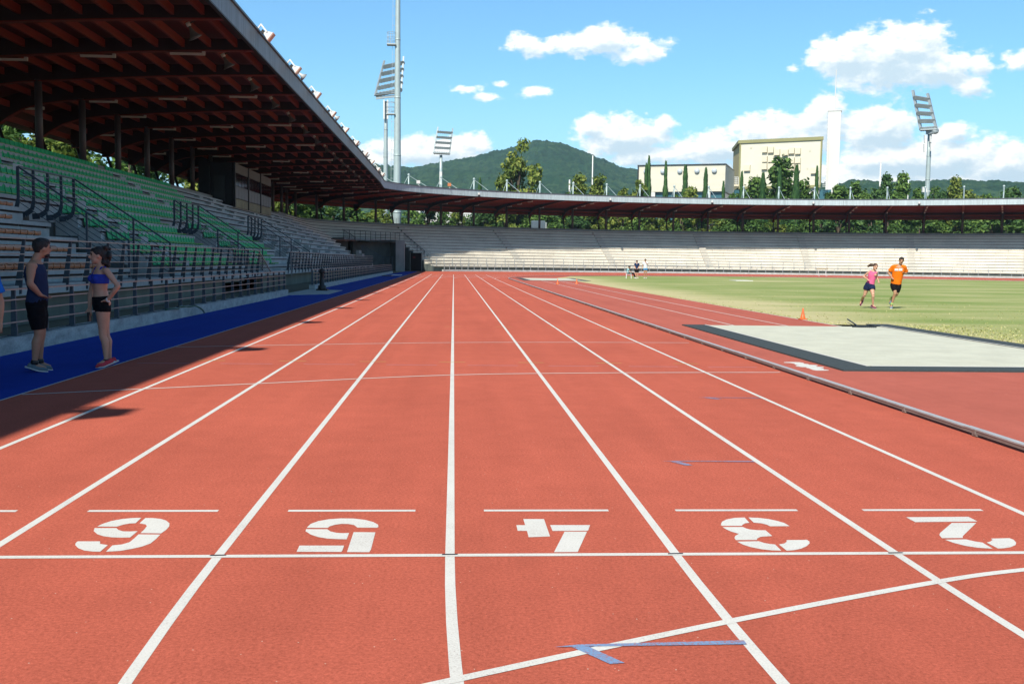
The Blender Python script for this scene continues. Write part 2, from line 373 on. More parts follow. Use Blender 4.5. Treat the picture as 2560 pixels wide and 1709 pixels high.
gp=[(5.15,21.2),(6.75,21.2),(6.75,9.3),(66.5,9.3),(72.8,CY)]+[p for p in reversed(arcpts(36.3,R(38),R(180),50))]+[(6.9,101),(5.15,94)]
ngon(gp,.006,'infield_lawn',M_grass,'structure')
# sprigs of longer grass along the nearer lawn edges, so the rim is ragged
b=MB()
for i in range(1500):
    y=21.2+abs(rnd.gauss(0,1))*16; x=5.15+abs(rnd.gauss(0,.16)) if rnd.random()<.45 else 5.2+rnd.random()*11
    if y>60: continue
    if y<23 and rnd.random()<.3: x=5.2+rnd.random()*1.5
    h=.012+rnd.random()*.022; a=rnd.random()*6.28; w=.02
    lx,ly=rnd.gauss(0,.02),rnd.gauss(0,.02)
    b.face([(x-w*math.cos(a),y-w*math.sin(a),.006),(x+w*math.cos(a),y+w*math.sin(a),.006),(x+lx,y+ly,.006+h)])
for i in range(2600):
    y=9.3+rnd.random()*12; x=6.8+abs(rnd.gauss(0,1))*1.5; h=.012+rnd.random()*.03; a=rnd.random()*6.28; w=.02
    b.face([(x-w*math.cos(a),y-w*math.sin(a),.006),(x+w*math.cos(a),y+w*math.sin(a),.006),(x+rnd.gauss(0,.02),y+rnd.gauss(0,.02),.006+h)])
tag(b.build('grass',leaf_mat('leaf_turf',(.26,.30,.09),(.40,.40,.15),(.62,.55,.3))),'short dry grass tufts fringing the runway and sand pit','grass',kind='stuff')

# lane lines
def strip(b,pts,w,z,mi=0):
    L=[]; Rr=[]
    for i,p in enumerate(pts):
        a=pts[max(0,i-1)]; c=pts[min(len(pts)-1,i+1)]; dx,dy=c[0]-a[0],c[1]-a[1]; l=math.hypot(dx,dy); nx,ny=-dy/l*w/2,dx/l*w/2
        L.append((p[0]+nx,p[1]+ny)); Rr.append((p[0]-nx,p[1]-ny))
    for i in range(len(pts)-1): b.face([(*Rr[i],z),(*Rr[i+1],z),(*L[i+1],z),(*L[i],z)],mi)
for k in range(1,9):
    r=36.5+1.22*k; x=-1.22*k+.0
    back=[(CX-r*math.cos(t),-r*math.sin(t)) for t in [i*.012 for i in range(24,0,-1)]]
    b=MB(); strip(b,back+[(x,y) for y in (0,8,20,40,60,84,110)],.05,.0012); b.build('lane_line',M_white,track)
    b=MB(); strip(b,arcpts(r,R(.0),R(172),90),.05,.0018); b.build('curve_line',M_white,track)
b=MB(); strip(b,[(x/1.0,84.39) for x in ()] or [(-9.76,0),(-.08,.03)],.05,.0024); b.build('finish_line',M_white,track)
for yy,pts,w,m in ((0,[(-9.71,6.39),(-7.3,7.55),(-4.89,8.65),(-2.6,9.06),(-.1,9.28)],.045,M_white),(0,[(-9.69,12.74),(-7.3,13.55),(-4.89,14.23),(-2.4,14.55),(-.2,14.67)],.045,M_white),(0,[(-6.6,-2.7),(-5.7,-2.08),(-4.86,-1.62),(-3.59,-.99),(-2.45,-.48),(-1.9,-.29),(-1.1,-.1),(-.3,-.02)],.05,M_white)):
    n=[]
    for i in range(len(pts)-1):
        p0,p1,p2,p3=pts[max(0,i-1)],pts[i],pts[i+1],pts[min(len(pts)-1,i+2)]
        n+=[cr(p0,p1,p2,p3,j/6) for j in range(6)]
    n.append(pts[-1]); b=MB(); strip(b,n,w,.003); b.build('staggered_line',m,track)
for k in range(1,8):
    b=MB(); xc=-1.22*k-.61+.0; x0=xc-.4; b.poly([(x0,.975),(x0+.79,.975),(x0+.79,1.02),(x0,1.02)],.0016); b.build('number_bar',M_white,track)
    if 2<=k<=6:
        b=MB(); x=-1.22*k; b.face([(x-.045,.015,.0036),(x+.04,.02,.0036),(x+.042,.038,.0036),(x-.04,.036,.0036)]); b.build('tape_mark',M_blackm,track)
for (a,c) in (((-.6,96),(-9.7,95)),((-.4,103.5),(-9.7,103.5)),((-.2,107),(-9.7,107))):
    b=MB(); strip(b,[a,c],.05,.0027); b.build('start_line',M_white,track)
for yy,hw in ((10.47,.2),(19.0,.2),(27.45,.2)):
    for k in (1,2,3,4,5,6,7):
        b=MB(); x=-1.22*k; b.poly([(x-hw,yy-.015-.008*k),(x+hw,yy-.015-.008*k),(x+hw,yy+.02-.008*k),(x-hw,yy+.02-.008*k)],.0028); b.build('hurdle_tick',M_yel,track)
for k in range(0,8):
    b=MB(); x=-1.22*k-.61; b.poly([(x-.38,9.97),(x+.38,9.97),(x+.38,10.0),(x-.38,10.0)],.0016); b.build('faint_dash',M_faint,track)
for tip,rr,barb,w in (((-4.45,-1.30),(-3.65,-1.27),(-4.22,-1.48),.045),((-3.22,2.59),(-2.47,2.585),(-3.03,2.43),.03),((-2.0,6.43),(-1.25,6.42),(-1.78,6.3),.03)):
    b=MB(); b.face([(tip[0],tip[1]-.004,.0044),(rr[0],rr[1]-w/2,.0044),(rr[0],rr[1]+w/2,.0044),(tip[0]+.1,tip[1]+w*.45,.0044)])
    b.face([(tip[0]+.07,tip[1]-.002,.0040),(barb[0]-.03,barb[1]-w*.1,.0040),(barb[0]+.03,barb[1]+w*.1,.0040),(tip[0]+.14,tip[1]-.002,.0040)]); b.build('chalk_arrow',M_ltblue,track)
NUM={
'6':[[(-6.929,.624),(-6.92,.682),(-6.888,.753),(-6.843,.797),(-6.79,.821),(-6.737,.825),(-6.733,.7),(-6.766,.692),(-6.794,.666),(-6.816,.62)],[(-6.712,.82),(-6.669,.82),(-6.615,.8),(-6.572,.759),(-6.535,.695),(-6.518,.625),(-6.514,.549),(-6.521,.471),(-6.639,.478),(-6.64,.558),(-6.648,.634),(-6.665,.668),(-6.709,.697)],[(-6.932,.59),(-6.808,.589),(-6.783,.547),(-6.747,.517),(-6.711,.514),(-6.667,.521),(-6.668,.386),(-6.72,.383),(-6.77,.39),(-6.823,.413),(-6.871,.456),(-6.914,.523)],[(-6.927,.309),(-6.806,.308),(-6.789,.257),(-6.739,.232),(-6.738,.105),(-6.778,.109),(-6.827,.128),(-6.876,.174),(-6.913,.234),(-6.926,.275)],[(-6.641,.451),(-6.518,.446),(-6.516,.353),(-6.52,.264),(-6.546,.203),(-6.587,.158),(-6.639,.119),(-6.707,.105),(-6.713,.225),(-6.668,.245),(-6.641,.288),(-6.639,.376)]],
'5':[[(-5.718,.587),(-5.707,.674),(-5.671,.74),(-5.612,.785),(-5.541,.805),(-5.466,.801),(-5.394,.768),(-5.341,.716),(-5.308,.655),(-5.302,.6),(-5.311,.585),(-5.424,.589),(-5.448,.648),(-5.486,.672),(-5.527,.675),(-5.564,.652),(-5.588,.618),(-5.596,.584)],[(-5.716,.556),(-5.594,.552),(-5.57,.504),(-5.532,.474),(-5.496,.466),(-5.46,.471),(-5.46,.336),(-5.509,.34),(-5.567,.351),(-5.625,.384),(-5.674,.438),(-5.714,.512)],[(-5.436,.488),(-5.311,.483),(-5.308,.13),(-5.313,.079),(-5.432,.083)],[(-5.704,.211),(-5.461,.209),(-5.46,.112),(-5.463,.086),(-5.701,.091)]],
'4':[[(-4.436,.782),(-4.309,.781),(-4.309,.385),(-4.433,.37),(-4.433,.507),(-4.487,.509),(-4.487,.637),(-4.434,.637)],[(-4.285,.638),(-4.045,.636),(-4.074,.508),(-4.283,.505)],[(-4.214,.488),(-4.083,.487),(-4.188,.069),(-4.317,.068)]],
'3':[[(-3.056,.812),(-3.063,.683),(-3.093,.671),(-3.121,.632),(-3.129,.611),(-3.253,.613),(-3.247,.652),(-3.224,.711),(-3.183,.763),(-3.125,.801)],[(-3.032,.812),(-2.97,.802),(-2.917,.772),(-2.874,.724),(-2.849,.675),(-2.84,.602),(-2.961,.599),(-2.969,.637),(-2.993,.67),(-3.035,.686)],[(-3.254,.585),(-3.132,.584),(-3.121,.55),(-3.102,.525),(-3.064,.512),(-3.017,.508),(-3.016,.382),(-3.064,.372),(-3.092,.363),(-3.122,.328),(-3.131,.299),(-3.254,.298),(-3.25,.341),(-3.232,.387),(-3.199,.431),(-3.232,.483),(-3.249,.539)],[(-3.255,.266),(-3.129,.273),(-3.109,.237),(-3.084,.216),(-3.056,.205),(-3.06,.081),(-3.114,.089),(-3.163,.111),(-3.211,.155),(-3.24,.205)],[(-2.961,.295),(-2.84,.296),(-2.839,.262),(-2.852,.223),(-2.888,.168),(-2.936,.119),(-2.986,.09),(-3.03,.081),(-3.034,.205),(-2.997,.224),(-2.972,.258)]],
'2':[[(-2.028,.812),(-1.622,.822),(-1.623,.706),(-2.024,.691)],[(-1.804,.67),(-1.648,.672),(-1.888,.369),(-1.908,.329),(-2.034,.326),(-2.015,.397),(-1.986,.444)],[(-2.032,.294),(-1.905,.299),(-1.876,.257),(-1.843,.231),(-1.849,.106),(-1.924,.125),(-1.975,.163),(-2.014,.226)],[(-1.748,.314),(-1.633,.322),(-1.627,.287),(-1.645,.229),(-1.677,.178),(-1.73,.135),(-1.781,.114),(-1.817,.109),(-1.818,.231),(-1.786,.25),(-1.752,.288)]],
's':[[(.452,10.799),(.582,10.84),(.709,10.818),(.743,10.71),(.706,10.577),(.752,10.494),(.725,10.407),(.781,10.39),(.846,10.352),(.815,10.267),(.777,10.223),(.744,10.118),(.843,10.084),(.805,9.98),(.731,9.915),(.76,9.858),(.709,9.718),(.761,9.644),(.728,9.565),(.602,9.539),(.533,9.553),(.512,9.647),(.534,9.863),(.515,9.941),(.557,10.024),(.485,10.039),(.442,10.138),(.454,10.263),(.505,10.3),(.52,10.267),(.515,10.456),(.547,10.566),(.517,10.672),(.427,10.709)]]}
def multi(polys,z,name,m,par):
    bm=bmesh.new()
    for p in polys:
        f=bm.faces.new([bm.verts.new((x,y,z)) for x,y in p]); bmesh.ops.triangulate(bm,faces=[f])
    bm.normal_update()
    for q in bm.faces:
        if q.normal.z<0: q.normal_flip()
    me=bpy.data.meshes.new(name); bm.to_mesh(me); bm.free(); me.materials.append(m); o=bpy.data.objects.new(name,me); COL.objects.link(o); o.parent=par; return o
for k in '65432':
    o=multi(NUM[k],.0016,'lane_number',M_white,track); o['label']='white stencilled lane number '+k+' read from the far side'
multi(NUM['s'],.0045,'stencilled_word',M_white,track)
# runway lines
rw=bpy.data.objects['jump_apron']
for x in (2.3,3.7,5.12):
    b=MB(); strip(b,[(x,20.3),(x+.05,50),(x+.05,79 if x<5 else 92)],.05,.0045); b.build('runway_line',M_white,rw)
# aluminium track kerb
K=empty('track_kerb','low aluminium kerb rail edging the inside lane of the red track','kerb')
path=[(CX-36.5*math.cos(t),-36.5*math.sin(t)) for t in [i*.02 for i in range(8,0,-1)]]+[(0,y) for y in range(0,84,4)]+arcpts(36.5,0,R(172),110)
b=MB(); c=MB()
for i in range(len(path)-1):
    p,q=path[i],path[i+1]; b.bar((*p,.062),(*q,.066),.072,.014,upv=(0,0,1)); c.bar((p[0]-.016,p[1],.043),(q[0]-.016,q[1],.043),.032,.032)
b.build('rail_top',M_alu,K); c.build('rail_side',M_alus,K)
for i in range(46):
    y=-2.2+i*1.5; b=MB(); x0=0 if y>0 else (y*y/73); b.box((x0-.012,y,.019),(.045,.09,.024)); b.box((x0-.033,y+.0,.045),(.010,.035,.045)); b.build('foot',M_alus,K)
# sand pits
def pit(name,label,x0,x1,y0,y1,bw,right_ext):
    P=empty(name,label,'sand pit')
    nx,ny=60,100; v=[]; b=MB()
    me_v=[]
    for j in range(ny+1):
        for i in range(nx+1):
            x=x0+(x1-x0)*i/nx; y=y0+(y1-y0)*j/ny; e=min(i,nx-i,j*1.0,ny-j)
            z=.014+(noise.noise(Vector((x*1.3,y*1.3,0)))*.012+noise.noise(Vector((x*5,y*4,3)))*.007 if e>1 else 0)
            b.v.append((x,y,max(.009,z)))
    for j in range(ny):
        for i in range(nx):
            a=j*(nx+1)+i; b.f.append((a,a+1,a+nx+2,a+nx+1)); b.m.append(0)
    for q in range(0):                                  # scuffs and clods
        x=x0+(.25+.7*rnd.random())*(x1-x0); y=y0+rnd.random()*(y1-y0)*.7; s=.012+rnd.random()*.02
        b.ball((x,y,.022),(s*2,s,s*.7),6)
    b.build('sand',M_sandm,P,True)
    for nm,(a0,a1,c0,c1) in (('edge_board',(x0-bw,x0,y0-bw,y1)),('edge_board',(x0,x1+bw+right_ext,y0-bw,y0)),('edge_board',(x1,x1+bw,y0+.002,y1+1))):
        b=MB(); b.box(((a0+a1)/2,(c0+c1)/2,.012),(a1-a0,c1-c0,.03)); b.build(nm,M_rubber,P)
    b=MB(); b.box((x0+.02,(y0+y1)/2,.0285),(.035,y1-y0,.006)); b.box(((x0+x1)/2+.04,y0+.02,.0287),(x1-x0-.09,.035,.006)); b.box((x1-.02,(y0+y1)/2,.0284),(.035,y1-y0,.006)); b.build('edging',M_wht,P)
    return P
pit('long_jump_pit','large pale long jump sand pit with black rubber edging beside the track',1.5,6.1,10.05,20.3,.58,4)
pit('sand_pit','distant small sand pit with dark edges at the far end of the runway',1.5,5.9,79.3,91,.55,0)
b=MB(); h=(5.35,19.95,.04); t=(5.95,22.2,.10); b.tube([t,h],.018,6)
hd_=MB(); hd_.box((5.5,19.93,.035),(.62,.05,.03))
for i in range(12): hd_.box((5.22+i*.051,19.9,.02),(.012,.02,.05))
K=empty('rake','dark long-handled rake lying at the corner of the sand pit','rake'); b.build('handle',M_black,K); hd_.build('rake_head',M_dark,K)
hd_=MB(); hd_.bar((5.35,19.98,.05),(5.75,20.25,.05),.03,.02); hd_.build('brace',M_dark,K)
# traffic cones
def cone(loc,h,label):
    K=empty('traffic_cone',label,'cone','orange marker cones by the runway',loc)
    b=MB(); n=16
    b.loft([[Vector((math.cos(6.283*k/n)*r,math.sin(6.283*k/n)*r,z)) for k in range(n)] for r,z in ((h*.26,.02),(h*.235,h*.07),(h*.13,h*.5),(h*.055,h*.96),(h*.03,h))]); b.build('cone_body',M_cone,K,True)
    b=MB(); b.box((0,0,.012),(h*.62,h*.62,.024)); b.build('base',M_cone,K)
cone((5.15,23.5,.01),.33,'orange cone standing on the runway edge behind the sand pit'); cone((2.34,65.5,.01),.38,'tiny far orange cone on the inner runway line'); cone((3.86,67.1,.01),.38,'tiny far orange cone nearer the lawn edge')

# ------------------------------------------------------------------ grandstand
NR=13; TRD=.8; RIS=.457
def zk(k): return 1.2+RIS*k
def ok(k): return 11.05-TRD*k            # front edge of row k, inward from the column line
GS=empty('grandstand','long stepped concrete grandstand running down the left and curving round the far end','grandstand')
VOM=[(9.7+17.9*i,14.4+17.9*i) for i in range(-1,5)]
GATE0,GATE1=114.0,None
sg1=COLS[-29+5]+.6                          # where the rows start again on the right of the gateway
sg0=sg1-23
def cuts(k):
    """s-intervals of row k"""
    gl=114+min(k,8)*2.3 if k<8 else None
    iv=[(-24,SMAX-.01)]
    def sub(iv,a,b): 
        o=[]
        for x,y in iv:
            if b<=x or a>=y: o.append((x,y)); continue
            if a>x: o.append((x,a))
            if b<y: o.append((b,y))
        return o
    if k<5:
        for a,b in VOM: iv=sub(iv,a,b)
    if k<8: iv=sub(iv,gl,sg1)
    return iv
BAYS=[c for c in COLS]
def split(iv,gap=.03,shift=0):
    o=[]
    for a,b in iv:
        ps=[a]+[c+shift for c in BAYS if a+.5<c+shift<b-.5]+[b]
        for i in range(len(ps)-1): o.append((ps[i]+(gap/2 if i else 0),ps[i+1]-(gap/2 if i<len(ps)-2 else 0)))
    return o
for k in range(NR):
    b=MB(); o=ok(k); z=zk(k); zb=zk(k-1)-.3
    prof=[(o,zb),(o,z-.18),(o-.05,z-.175),(o-.05,z-.13),(o+.06,z-.12),(o+.06,z),(o-TRD+.012,z),(o-TRD+.012,zb)]
    for ia,ic in cuts(k):
      for lo_,hi_ in ((-99,COLS[-30]),(COLS[-30],9999)):
        a_,c_=max(ia,lo_),min(ic,hi_)
        if c_<=a_+.1: continue
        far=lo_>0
        if k==12 and not far: continue
        b=MB()
        for a,c in split([(a_,c_)],shift=(1.1 if k%2 else -.6)):
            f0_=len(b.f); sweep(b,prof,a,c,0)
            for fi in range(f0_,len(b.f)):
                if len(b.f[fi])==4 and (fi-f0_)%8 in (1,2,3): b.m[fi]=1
        b.build('terrace_row',[M_concF if far else M_concS,M_jointshade],GS)
b=MB()                                       # front walkway slab
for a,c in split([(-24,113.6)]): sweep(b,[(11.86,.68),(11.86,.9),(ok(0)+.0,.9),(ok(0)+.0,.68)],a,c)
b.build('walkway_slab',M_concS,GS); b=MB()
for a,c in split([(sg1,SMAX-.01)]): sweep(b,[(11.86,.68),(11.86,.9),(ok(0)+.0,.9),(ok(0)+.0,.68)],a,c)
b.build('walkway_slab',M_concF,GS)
b=MB()
for a,c in ((-24,39),(47.5,113.6),(sg1,SMAX-.01)): sweep(b,[(11.5,-.02),(11.5,.675),(11.2,.675),(11.2,-.02)],a,c)
b.build('trench_wall',M_trench,GS)
b=MB(); sweep(b,[(ok(12)-.0,5.6),(ok(12)-.0,6.62),(-4.6,6.62),(-4.6,5.6)],-24,COLS[-30]); b.build('rear_walkway',M_conc,GS)
b=MB(); sweep(b,[(ok(12)-.79,6.0),(ok(12)-.79,7.05),(-4.6,7.05),(-4.6,6.0)],COLS[-30],SMAX-.01); b.build('rear_walkway',M_conc,GS)
b=MB(); sweep(b,[(-4.2,0),(-4.2,5.58),(-4.5,5.58),(-4.5,0)],-24,COLS[-30]-.1); sweep(b,[(-4.2,0),(-4.2,5.99),(-4.5,5.99),(-4.5,0)],COLS[-30]+.1,sg1-17); sweep(b,[(-4.2,0),(-4.2,5.99),(-4.5,5.99),(-4.5,0)],sg1-8,SMAX-.01); b.build('rear_wall',M_conc,GS)
# vomitory mouths
for a,c in VOM:
    b=MB(); x0=-26.15
    def bx(y0,y1,o0,o1,z0,z1): b.box((x0+(o0+o1)/2,(y0+y1)/2,(z0+z1)/2),(abs(o1-o0),y1-y0,z1-z0))
    bx(a-.0,c+.0,6.75,7.03,.9,zk(5)-.31)
    bx(a+.0,c,7.03,11.04,.70,.895)
    bx(a+.002,a+.2,7.03,11.0,.9,1.3); 
    # stepped side cheeks
    for k in range(5):
        bx(a-.22,a-.002,ok(k)-TRD+.02,ok(k)-.01,.9,zk(k)-.14); bx(c+.002,c+.22,ok(k)-TRD+.02,ok(k)-.01,.9,zk(k)-.14)
    b.build('entrance_wall',M_concD,GS)
    b=MB(); b.box((x0+7.05,(a+c)/2-.7,1.95),(.06,1.5,2.1)); b.build('doorway',M_black,GS)
M_stairF=mat('concrete_steps',(.66,.64,.57),.85,var=.1,vscale=1)
# aisle half-steps
AIS=[35.45+17.9*i for i in range(-2,6)]
def stair(s0,wd,k0,k1,nm='aisle_stair',m=M_concF):
    b=MB()
    for k in range(k0,k1):
        A,I,U=AX(s0); o=ok(k)+.07+.2; b.box(Wp(s0,o-.02,zk(k)-RIS/2-.10),(wd,.42,.20),0,(A,I,U))
    return b.build(nm,m,GS)
for s in AIS:
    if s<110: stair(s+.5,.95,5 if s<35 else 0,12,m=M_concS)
far_ais=[sg1+3+i*17.8 for i in range(0,8)]
for s in far_ais:
    if s<SMAX-3: stair(s,1.1,1,13,m=M_stairF)
for s in (76.,88.,97.,106.): stair(s,1.0,2,12,m=M_concS)
# gateway: side walls, deck, pillar, door
def wall2(b,p,q,z0,z1,w=.25,mi=0): b.bar((p[0],p[1],(z0+z1)/2),(q[0],q[1],(z0+z1)/2),w,z1-z0,mi)
b=MB()
A,I,U=AX(sg1)
for k in range(9):
    o0,o1=ok(k)-TRD,ok(k)
    P0,P1=Wp(sg1-.16,o0),Wp(sg1-.16,o1-.005); wall2(b,P0,P1,0,zk(k)-.14,.3)
P0,P1=Wp(sg1-.16,ok(0)),Wp(sg1-.16,ok(0)+1.1); b.hexa([(*P0[:2],0),(*P1[:2],0),(*(P1+A*.3)[:2],0),(*(P0+A*.3)[:2],0),(*P0[:2],1.05),(*P1[:2],.7),(*(P1+A*.3)[:2],.7),(*(P0+A*.3)[:2],1.05)])
Q0=Wp(sg1-.16,ok(8)-TRD+.8)
wall2(b,Q0,Wp(sg1,-4.3),0,zk(8),.3)
b.build('gateway_side_wall',M_concD,GS)
Pl=[(-26.15+ok(k)-TRD*.0,114+min(k,8)*2.3) for k in range(9)]
b=MB()
for k in range(8):
    y=114+k*2.3; b.box((-26.15+ok(k)-TRD/2+.01,y+.13,(zk(k)-.15)/2),(TRD-.02,.24,zk(k)-.15))
    if k: b.box((-26.15+ok(k)-.1+.0,y-1.15+.12,(zk(k-1)-.2)/2),(.18,2.3,zk(k-1)-.2))
b.build('gateway_stepped_wall',M_concD,GS)
DL=Vector((-19.6,133.2,0)); DR=Wp(sg1,ok(8)+.1); DR2=Wp(sg1,ok(8)-1.7); DL2=Vector((-21.2,134.2,0)); zd=zk(7)+.05
b=MB(); b.hexa([(*DL[:2],zd-.28),(*DR[:2],zd-.28),(*DR2[:2],zd-.28),(*DL2[:2],zd-.28),(*DL[:2],zd),(*DR[:2],zd),(*DR2[:2],zd),(*DL2[:2],zd)]); b.build('bridge_deck',M_conc,GS)
BK0=DL2+Vector((-.5,1.2,0)); BK1=DR2+Vector((0,.4,0)); dBK=(BK1-BK0)
b=MB(); wall2(b,BK0,BK0+dBK*.26,0,zd-.29,.3); wall2(b,BK0+dBK*.345,BK1,0,zd-.29,.3)
b.build('gateway_back_wall',M_concD,GS)
# pillar at the front of the bridge
b=MB(); pc=Vector((-11.95,131.5,0)); b.box(pc+Vector((0,0,(zd-.3)/2)),(1.15,1.0,zd-.3)); b.build('bridge_pillar',M_conc,GS)
b=MB(); wall2(b,pc+Vector((0,0,0)),Wp(sg1-9.,ok(8)),zd-.55,zd-.285,.6); b.build('bridge_beam',M_conc,GS)
# maroon-black door in the side wall
A,I,U=AX(sg1-.32); dc=Wp(sg1-.34,ok(3)+.1)
b=MB(); b.box(dc+Vector((0,0,1.3)),(.06,2.3,2.6),0,(A,I,U)); d_=b.build('door',mat('door_maroon',(.02,.006,.010),.5),GS)
b=MB(); b.box(dc-A*.04+I*(-.4)+Vector((0,0,1.95)),(.02,.5,.28),0,(A,I,U)); b.build('sign',mat('sign_red',(.35,.02,.03),.5),d_)
b=MB(); b.box(dc-A*.0+I*(1.23)+Vector((0,0,1.35)),(.12,.12,2.7),0,(A,I,U)); b.box(dc+I*(-1.23)+Vector((0,0,1.35)),(.12,.12,2.7),0,(A,I,U)); b.build('frame',M_conc,d_)

# ------------------------------------------------------------------ fence kerbs, fences
def kerbwall(name,label,iv,o,w,h):
    b=MB()
    for a,c in iv: sweep(b,[(o,-.02),(o,h),(o-w,h),(o-w,-.02)],a,c)
    return tag(b.build(name,M_kerbc),label,'low wall')
kerbwall('low_wall','low concrete wall under the front fence, beside the blue strip',[(-24,38.6),(47,113.5)],14.28,.3,.25)
kerbwall('low_wall','sunlit low concrete wall along the foot of the far curved stand',[(sg1,SMAX-.01)],14.28,.3,.27)
b=MB(); b.hexa([(-12.2,38.6,-.02),(-10.4,40.5,-.02),(-10.4,46.5,-.02),(-12.2,47,-.02),(-12.2,38.6,.03),(-10.4,40.5,.004),(-10.4,46.5,.004),(-12.2,47,.03)]); tag(b.build('ramp',M_kerbc),kind='structure')
def fence(name,label,iv,o,z0,h,sp,rails,lean=0,pw=.045,pd=.1,wide=.09,dark=M_steel,top=M_rail,every=0,group=None):
    K=empty(name,label,'fence',group); n=0
    for a,c in iv:
        b=MB(); pts=ssamp(a,c,1.6)
        for i in range(len(pts)-1): b.bar(Wp(pts[i],o,z0+h),Wp(pts[i+1],o,z0+h),wide,.028)
        b.build('top_rail',top,K)
        for r in rails:
            b=MB()
            for i in range(len(pts)-1): b.bar(Wp(pts[i],o-lean*(1-r)*.3+.045,z0+h*r),Wp(pts[i+1],o-lean*(1-r)*.3+.045,z0+h*r),.022,.022)
            b.build('rail',top,K)
        m=int(round((c-a)/sp))
        for j in range(m+1):
            s=a+(c-a)*j/m; A,I,U=AX(s); b=MB()
            w2=pd*(1.6 if lean else 1)
            p0,p1=Wp(s,o-lean,z0),Wp(s,o,z0+h-.015)
            b.hexa([p0-A*pw/2-I*w2/2,p0+A*pw/2-I*w2/2,p0+A*pw/2+I*w2/2,p0-A*pw/2+I*w2/2,p1-A*pw/2-I*pd*.3,p1+A*pw/2-I*pd*.3,p1+A*pw/2+I*pd*.3,p1-A*pw/2+I*pd*.3])
            if every: b.box(Wp(s,o-lean,z0+.012),(.16,.16,.02),0,(A,I,U))
            if n<100: b.build('post',dark,K)
            n+=1
    return K
fence('front_fence','low blue-grey steel fence on the concrete wall beside the blue strip, nearest section',[(-9.9,38.5)],14.13,.25,.76,1.27,(.30,.55,.78),0,every=1)
fence('front_fence','low blue-grey steel fence beyond the stand entrance, running to the far corner',[(47.1,113.4)],14.13,.25,.76,1.27,(.30,.55,.78))
fence('walkway_fence','taller slanted-post fence along the edge of the stand walkway, nearest section',[(-9.6,44.6)],11.98,.72,1.2,1.35,(.27,.42,.57,.72,.86),.16)
fence('walkway_fence','taller slanted-post fence on the stand walkway, far shaded section before the gateway',[(53.7,113.5)],11.98,.72,1.2,1.35,(.27,.42,.57,.72,.86),.16)
fence('far_front_fence','low pale steel fence at the foot of the far sunlit stand',[(sg1+.5,SMAX-.5)],14.13,.27,.85,1.55,(.35,.68),0,pw=.05,dark=M_galv,top=M_galv)
fence('far_walkway_fence','pale steel fence along the walkway of the far sunlit stand',[(sg1+1.2,SMAX-.5)],11.9,.88,1.15,1.95,(.3,.5,.7),0,pw=.05,dark=M_galv,top=M_galv,wide=.06)
fence('rear_fence','thin dark fence on top of the far curved stand, behind the columns',[(98,SMAX-.5)],-4.0,7.05,1.0,3.1,(.2,.4,.6,.8),0,pw=.04,pd=.04,wide=.04,dark=M_dark,top=M_dark)
# rails round the walkway gap (leaning end braces)
def freerail(name,label,pts,posts,m=M_dark,r=.022,cat='railing',gap=.17,n=5,group=None):
    K=empty(name,label,cat,group); b=MB()
    for i in range(len(pts)-1): b.bar(pts[i],pts[i+1],.05,.05)
    b.build('handrail',m,K)
    for j in range(1,n+1):
        b=MB(); d=Vector((0,0,-gap*j))
        for i in range(len(pts)-1): b.bar(Vector(pts[i])+d,Vector(pts[i+1])+d,.02,.02)
        b.build('rail',m,K)
    for p,h in posts:
        b=MB(); b.bar(p,Vector(p)+Vector((0,0,h)),.06,.06); b.build('post',m,K)
    return K
# J-posted guard rails at the back of each stand entrance, and the sloping side rails
names=['third','hidden','nearest','second nearest','third','farthest']
for vi,(a,c) in enumerate(VOM):
    if vi<1 or vi>4: continue
    nm={1:'at the near edge of view',2:'nearest the athletes',3:'in the middle of the green seats',4:'where the green seats end'}[vi]
    K=empty('entrance_guard_rail','dark guard rail with hooked posts at the entrance '+nm,'railing','guard rails over the stand entrances')
    x=-18.42; zt=4.3
    for j in range(5):
        y=a+(c-a)*j/4; b=MB()
        prof=[(0,zt),(0,3.3),(-.06,3.02),(-.28,2.87),(-.52,2.85)]
        for i in range(4):
            w0=(.09,.12,.16,.19,.19)[i]; p,q=prof[i],prof[i+1]
            b.bar((x+p[0],y,p[1]),(x+q[0],y,q[1]),.035,w0,upv=(1,0,.01) if i<1 else (0,0,1) if i>1 else (1,0,.5))
        b.build('post',M_steel,K)
    for j in range(6):
        b=MB(); b.bar((x+.03,a,zt-j*.17),(x+.03,c,zt-j*.17),.05 if j==0 else .022,.05 if j==0 else .022); b.build('rail',M_steel,K)
    for yy,side in ((a,'near'),(c,'far')):
        p0,p1=Vector((x,yy,zt)),Vector((-16.35,yy,2.92)); p2=p1+(p1-p0)*.62
        freerail('sloping_railing','sloping rail, %s side of the entrance %s'%(side,nm),[p0,p1,p2],[((p1.x,yy,.9),p1.z-.9),((p2.x,yy,.9),p2.z-.9)],M_steel,gap=.18,n=6,group='sloping railings of the stand entrances')
for tag_,pts in (('left',[(-14.17,53.9,1.9),(-13.9,52.6,.9)]),('right',[(-14.17,44.4,1.9),(-13.9,46.0,.9)])):
    freerail('brace_railing','short slanted railing closing the %s end of the walkway gap'%('far' if tag_=='left' else 'near'),pts,[],M_rail,n=4,gap=.14)
